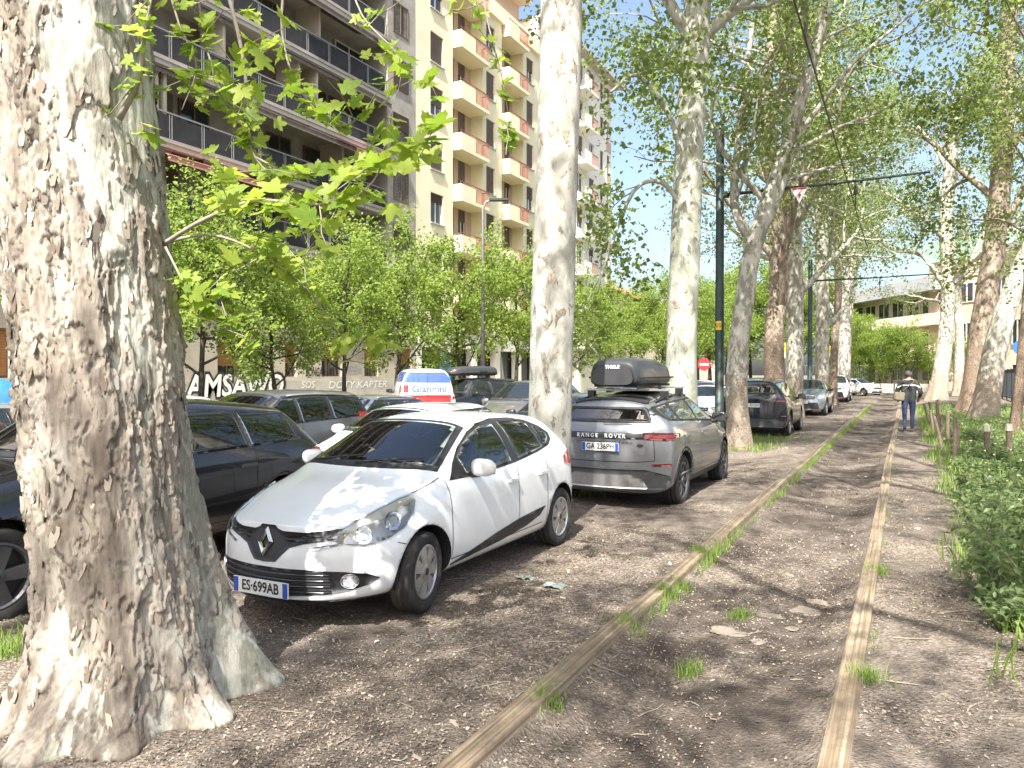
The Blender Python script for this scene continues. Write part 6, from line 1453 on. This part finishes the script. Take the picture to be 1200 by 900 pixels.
for i, (px, py) in enumerate(wl_):
    d = 900 * 1.62 / (py - 438); p = at(px, py, d); p.x = max(p.x, .72)
    o = empty('leafy_weed', (p.x, p.y, float(gz(p.x, p.y))), i * 1.1, 'leafy green weed clump on the verge beside the footpath', 'weed', 'weed clumps on the verge'); s_ = random.uniform(.75, 1.1); hz_ = 1 if py > 560 else .6; o.scale = (s_, s_, s_ * hz_ * random.uniform(.8, 1.1))
    for nm, me in zip(('stems', 'foliage'), WV[i % 4]): link(nm, me, o)
n_ = 9000; y = 12 + 30 * rs.random(n_); x = .9 + .15 * np.sin(y * 1.1) + 4 * rs.random(n_) ** 1.4; C = np.stack([x, y, gz(x, y) + .20 * rs.random(n_) ** 1.5], 1); V, F = leaf_cloud(C, .09, rs, up=.7, shape=(.3, .45)); tag(link('ground_cover', np_mesh('ground_cover', V, F, leaf_weed)), 'low leafy ground cover under the trees beyond the path', 'ground cover', kind='stuff')
fl = MB(); fy_ = MB()
for i in range(90):
    y = 6 + 12 * random.random() ** 1.2; x = .9 + 1.6 * random.random(); z = float(gz(x, y)); h = random.uniform(.3, .62); m_ = fl if random.random() < .5 else fy_
    m_.lathe([(.001, .004), (.011, .006), (.014, 0), (.001, -.004)], 6, Matrix.Translation((x, y, z + h)) @ Matrix.Rotation(random.uniform(-.5, .5), 4, 'X')); m_.tube([(x, y, z), (x, y, z + h)], .0015, 3, False, 1)
tag(fl.build('white_flowers', [principled('petal_white', (.75, .75, .72), .6), leaf_weed]), 'tiny white flowers dotted over the verge weeds', 'flowers', kind='stuff'); tag(fy_.build('yellow_flowers', [principled('petal_yellow', (.75, .6, .06), .6), leaf_weed]), 'tiny yellow flowers dotted over the verge weeds', 'flowers', kind='stuff')
# bark chips, dry leaves and twigs over the dirt
chip_m = bpy.data.materials.new('bark_chips'); chip_m.use_nodes = True; n, l = nodes_of(chip_m); b = n['Principled BSDF']; b.inputs['Roughness'].default_value = .9
gi = n.new('ShaderNodeNewGeometry'); l.new(ramp(n, l, gi.outputs['Random Per Island'], [(0, (.07, .052, .04)), (.35, (.17, .13, .098)), (.7, (.28, .225, .17)), (.92, (.36, .30, .235)), (1, (.47, .42, .35))]), b.inputs['Base Color'])
def litter(N, y0, y1, size, pw=1.4, x0=-7.5, x1=.9, thr=.06):
    y = y0 + (y1 - y0) * rs.random(N) ** pw; x = x0 + (x1 - x0) * rs.random(N); k = fbm(x * .9, y * .9, 0, 4, 91) + .30 * rs.random(N) ** 2 > thr; keep = k & ~((x > RL) & (x < RR) & (rs.random(N) < .3)) & ((x < RL - .075) | (x > RL + .09) & (x < RR - .09) | (x > RR + .075)); x, y = x[keep], y[keep]; N = len(x)
    C = np.stack([x, y, gz(x, y) + .004 + .006 * rs.random(N)], 1); nr = rs.normal(size=(N, 3)) * .35; nr[:, 2] = 1; nr /= np.linalg.norm(nr, axis=1)[:, None]; a = rs.normal(size=(N, 3)); a -= nr * (a * nr).sum(1)[:, None]; a /= np.linalg.norm(a, axis=1)[:, None]; b_ = np.cross(nr, a); s = (size * (.3 + rs.random(N) ** 2 * 1.3))[:, None]; w = s * (.25 + .45 * rs.random(N))[:, None]; j = lambda: (.7 + .6 * rs.random(N))[:, None]
    V = np.stack([C - a * s * j() - b_ * w * j(), C + a * s * j() - b_ * w * j() + nr * s * .2, C + a * s * j() + b_ * w * j(), C - a * s * j() + b_ * w * j() + nr * s * .2], 1).reshape(-1, 3); i = np.arange(N)[:, None] * 4
    return V, i + [[0, 1, 2, 3]]
ps = [litter(80000, 2.0, 8.5, .0052, 1.25, -3.2, 1.3, -.12), litter(4000, 2.0, 9, .009, 1.1, -3.2, 1.3, -.1), litter(170000, 2.2, 14, .006, 1.5), litter(28000, 2.2, 22, .0095, 1.3), litter(900, 2.5, 20, .02, 1.2)]
VV = np.concatenate([v for v, f in ps]); FF = np.concatenate([f + sum(len(q[0]) for q in ps[:i]) for i, (v, f) in enumerate(ps)]); tag(link('bark_litter', np_mesh('bark_litter', VV, FF, chip_m)), 'tan bark chips and dry leaf litter strewn over the dirt', 'litter', kind='stuff')
tw = MB()
for i in range(160):
    y = 2.8 + 14 * random.random() ** 1.4; x = random.uniform(-5.5, .5); a = random.uniform(0, PI); L_ = random.uniform(.05, .28); pts = [Vector((x + math.cos(a) * L_ * t + random.gauss(0, .01), y + math.sin(a) * L_ * t + random.gauss(0, .01), 0)) for t in (0, .35, .7, 1)]
    for p in pts: p.z = float(gz(p.x, p.y)) + .008
    tw.tube(pts, [.004, .004, .003, .002], 4, True)
tag(tw.build('twig_litter', twig_m), 'fallen twigs scattered over the dirt', 'twigs', kind='stuff')
dust_m = weathered('pale_dust', (.23, .19, .15), .3, 9, .9)  # pale dusty patches of the bed, added as flat stone shapes
for i, (px, py, r) in enumerate(((852, 738, .13), (905, 722, .12), (945, 712, .17), (960, 702, .10), (890, 752, .07), (930, 735, .06), (875, 765, .05), (640, 690, .05), (1125, 692, .06), (925, 672, .07))):
    d = 900 * 1.84 / (py - 438); p = at(px, py, d); bm = bmesh.new(); bmesh.ops.create_icosphere(bm, subdivisions=3, radius=1)
    for v in bm.verts: f = 1 + .9 * float(fbm(v.co.x * 1.6 + 3 * i, v.co.y * 1.3, v.co.z, 3, i)); v.co = (v.co.x * r * f, v.co.y * r * .8 * f, v.co.z * r * .10)
    me = bpy.data.meshes.new('dust_patch'); bm.to_mesh(me); bm.free(); me.materials.append(dust_m); me.polygons.foreach_set('use_smooth', [True] * len(me.polygons)); tag(link('dust_patch', me, None, (p.x, p.y, float(gz(p.x, p.y)) - .003), (0, 0, i)), 'pale dusty patch of dirt by the rails, shaped as a flat stone', 'dust patch', 'pale dusty patches by the rails')
foil = principled('clear_scrap', (.20, .23, .21), .12, 0, .6)
for i, (px, py) in enumerate(((617, 680), (650, 698))):
    d = 900 * 1.83 / (py - 438); p = at(px, py, d); nu = 14; X_, Y_ = np.meshgrid(np.linspace(-.09, .09, nu), np.linspace(-.06, .06, nu)); Z_ = .02 + .03 * fbm(X_ * 22 + i * 9, Y_ * 22, 0, 3, 5); tag(link('plastic_scrap', np_mesh('plastic_scrap', np.stack([X_, Y_, Z_], -1).reshape(-1, 3), grid_faces(nu, nu), foil), None, (p.x, p.y, float(gz(p.x, p.y)))), 'crumpled clear plastic scrap on the dirt beside the white hatchback', 'scrap', 'plastic scraps on the dirt')

# ================================================================== PEOPLE
jac = weathered('jacket_cloth', (.03, .036, .035), .25, 12, .85, bumpd=.01, bscale=14); jean = weathered('jeans_cloth', (.02, .03, .07), .3, 20, .9, bumpd=.006); skin = principled('skin', (.45, .28, .21), .55); hair_m = weathered('grey_hair', (.07, .065, .06), .4, 40, .8); shoe = weathered('shoe', (.35, .32, .30), .2, 20, .7); stripe_m = principled('jacket_stripe', (.62, .63, .62), .7); bag_m = weathered('bag_cloth', (.16, .14, .09), .25, 14, .85); dark_cl = weathered('dark_clothes', (.03, .035, .05), .3, 14, .9)
def person(x, y, rz, label, top_m, leg_m, h=1.72, stride=.16, bag=False, z=None):
    """faces local +y"""
    g_ = float(gz(x, y)) if z is None else z; e = empty('person', (x, y, g_), rz, label, 'person'); s = h / 1.72
    J = dict(pel=(0, 0, .96, .135), wai=(0, .01, 1.10, .165), che=(0, .03, 1.30, .19), nkb=(0, .05, 1.45, .085), nck=(0, .075, 1.51, .055), hd1=(0, .10, 1.58, .082), hd2=(0, .115, 1.655, .088), hd3=(0, .115, 1.70, .06))
    E = [('pel', 'wai'), ('wai', 'che'), ('che', 'nkb'), ('nkb', 'nck'), ('nck', 'hd1'), ('hd1', 'hd2'), ('hd2', 'hd3')]
    for k, sd in (('l', -1), ('r', 1)):
        st = stride * sd
        J.update({k + 'hp': (sd * .10, 0, .90, .105), k + 'kn': (sd * .105, st * .6 + .03, .49, .066), k + 'an': (sd * .105, st - (.0 if st > 0 else .06), .09 + (0 if st > 0 else .05), .045), k + 'to': (sd * .12, st + .15, .035 + (0 if st > 0 else .01), .034),
                  k + 'sh': (sd * .20, .04, 1.39, .09), k + 'el': (sd * .30, -.03 - st * .3, 1.13, .068), k + 'wr': (sd * .27, .13 - st * .3, .98, .036), k + 'ha': (sd * .255, .19 - st * .3, .93, .036)})
        E += [('pel', k + 'hp'), (k + 'hp', k + 'kn'), (k + 'kn', k + 'an'), (k + 'an', k + 'to'), ('nkb', k + 'sh'), (k + 'sh', k + 'el'), (k + 'el', k + 'wr'), (k + 'wr', k + 'ha')]
        for f_ in range(5):                          # fingers and thumb leave the palm
            dx = (f_ - 1.5) * .016 * sd; ln = (.065, .078, .074, .058, .045)[f_]; th = f_ == 4
            b0 = J[k + 'ha']; n1 = k + 'f%d' % f_; n2 = k + 'g%d' % f_
            J[n1] = (b0[0] + (dx if not th else -sd * .03), b0[1] + (.03 if not th else .02), b0[2] - .02, .010); J[n2] = (J[n1][0] - sd * .008, J[n1][1] + ln * .35, J[n1][2] - ln * .85, .008); E += [(k + 'ha', n1), (n1, n2)]
    ks = list(J); me = bpy.data.meshes.new('body'); me.from_pydata([tuple(c_ * s for c_ in J[k][:3]) for k in ks], [(ks.index(a), ks.index(b_)) for a, b_ in E], [])
    ob = bpy.data.objects.new('body', me); _tmp.collection.objects.link(ob); ob.modifiers.new('k', 'SKIN'); 
    for i, k in enumerate(ks): r = J[k][3] * s; sv = me.skin_vertices[0].data[i]; sv.radius = (r * (1.25 if k in ('pel', 'wai', 'che') else 1), r); sv.use_root = (k == 'pel')
    md = ob.modifiers.new('s', 'SUBSURF'); md.levels = 2; m2 = bake(ob); bpy.data.objects.remove(ob)
    m2.materials.clear()
    for m_ in (top_m, leg_m, skin, shoe): m2.materials.append(m_)
    for p in m2.polygons:
        c_ = p.center / s; p.use_smooth = True; arm = abs(c_.x) > .17 and c_.z > .86
        if c_.z > 1.475: p.material_index = 2
        elif arm and c_.z < .985: p.material_index = 2
        elif c_.z > .88 or arm: p.material_index = 0
        elif c_.z > .095: p.material_index = 1
        else: p.material_index = 3
    m2.name = 'body'; o = link('body', m2, e)
    bm = bmesh.new(); bmesh.ops.create_uvsphere(bm, u_segments=18, v_segments=12, radius=1)
    for v in bm.verts:
        n_ = 1 + .07 * float(vnoise(v.co.x * 4, v.co.y * 4, v.co.z * 4, 3)); v.co = (v.co.x * .105 * n_, v.co.y * .118 * n_, v.co.z * .118 * n_)
    bmesh.ops.delete(bm, geom=[f for f in bm.faces if f.calc_center_median().y > .06 and f.calc_center_median().z < .05 or f.calc_center_median().z < -.085], context='FACES'); hm_ = bpy.data.meshes.new('hair'); bm.to_mesh(hm_); bm.free(); hm_.materials.append(hair_m); hm_.polygons.foreach_set('use_smooth', [True] * len(hm_.polygons)); link('hair', hm_, e, (0, .10 * s, 1.645 * s), (R(-8), 0, 0))
    for sd in (-1, 1): MB().lathe([(.001, .01), (.02, .008), (.028, 0), (.001, -.008)], 10, Matrix.Translation((sd * .088 * s, .11 * s, 1.63 * s)) @ Matrix.Rotation(PI / 2, 4, 'Y')).build('ear', skin, e, True)
    MB().lathe([(.001, .03), (.012, .01), (.016, 0)], 8, Matrix.Translation((0, .195 * s, 1.61 * s)) @ Matrix.Rotation(-PI / 2, 4, 'X')).build('nose', skin, e, True)
    bv = BVHTree.FromPolygons([v.co.copy() for v in m2.vertices], [tuple(p.vertices) for p in m2.polygons])
    if bag:
        # pale stripe across the back and sleeves, wrapped on the jacket
        V = []; xs = np.linspace(-.29, .29, 30)
        for x_ in xs:
            for dz in (-.017, .017):
                zz = (1.335 - .55 * max(0, abs(x_) - .17)) * s + dz; h, nr, _, _ = bv.ray_cast(Vector((x_ * s, -1, zz)), Vector((0, 1, 0))); V.append(h + nr * .006 if h else None)
        F = [(2 * i, 2 * i + 2, 2 * i + 3, 2 * i + 1) for i in range(len(xs) - 1) if all(V[q] is not None for q in (2 * i, 2 * i + 1, 2 * i + 2, 2 * i + 3))]; V = [v if v is not None else Vector() for v in V]; sm_ = MB(); sm_.add(V, F); sm_.build('jacket_stripe', stripe_m, e)
        bx = MB(); bx.box(-.15, -.07, -.13, .15, .07, .13); o = bx.build('shoulder_bag', bag_m, e, loc=(-.25 * s, -.14, 1.02 * s), rot=(0, R(6), R(15))); md = o.modifiers.new('b', 'BEVEL'); md.width = .05; md.segments = 3
        st = []
        for t in np.linspace(0, 1, 14):
            x_ = lerp(-.22, .13, t) * s; zz = lerp(1.12, 1.44, t) * s; h, nr, _, _ = bv.ray_cast(Vector((x_, -1, zz)), Vector((0, 1, 0))); st.append((h + nr * .008) if h else Vector((x_, -.1, zz)))
        MB().tube(st, .012, 5).build('bag_strap', bag_m, e)
    return e
pp = at(1065, 438, 22.9); person(pp.x, pp.y, R(4), 'person walking away along the footpath in dark striped jacket and jeans with shoulder bag', jac, jean, 1.82, .15, True)
for px, d, rz_, lb in ((1172, 50, 1.2, 'person in dark blue clothes standing behind the dark railing'), (1190, 47, 2.4, 'person in black clothes standing behind the dark railing near the thin trunk')):
    p = at(px, 438, d); person(p.x, p.y, rz_, lb, dark_cl if px > 1180 else jean, dark_cl, 1.74, .05, False, .1)

bpy.data.scenes.remove(_tmp)
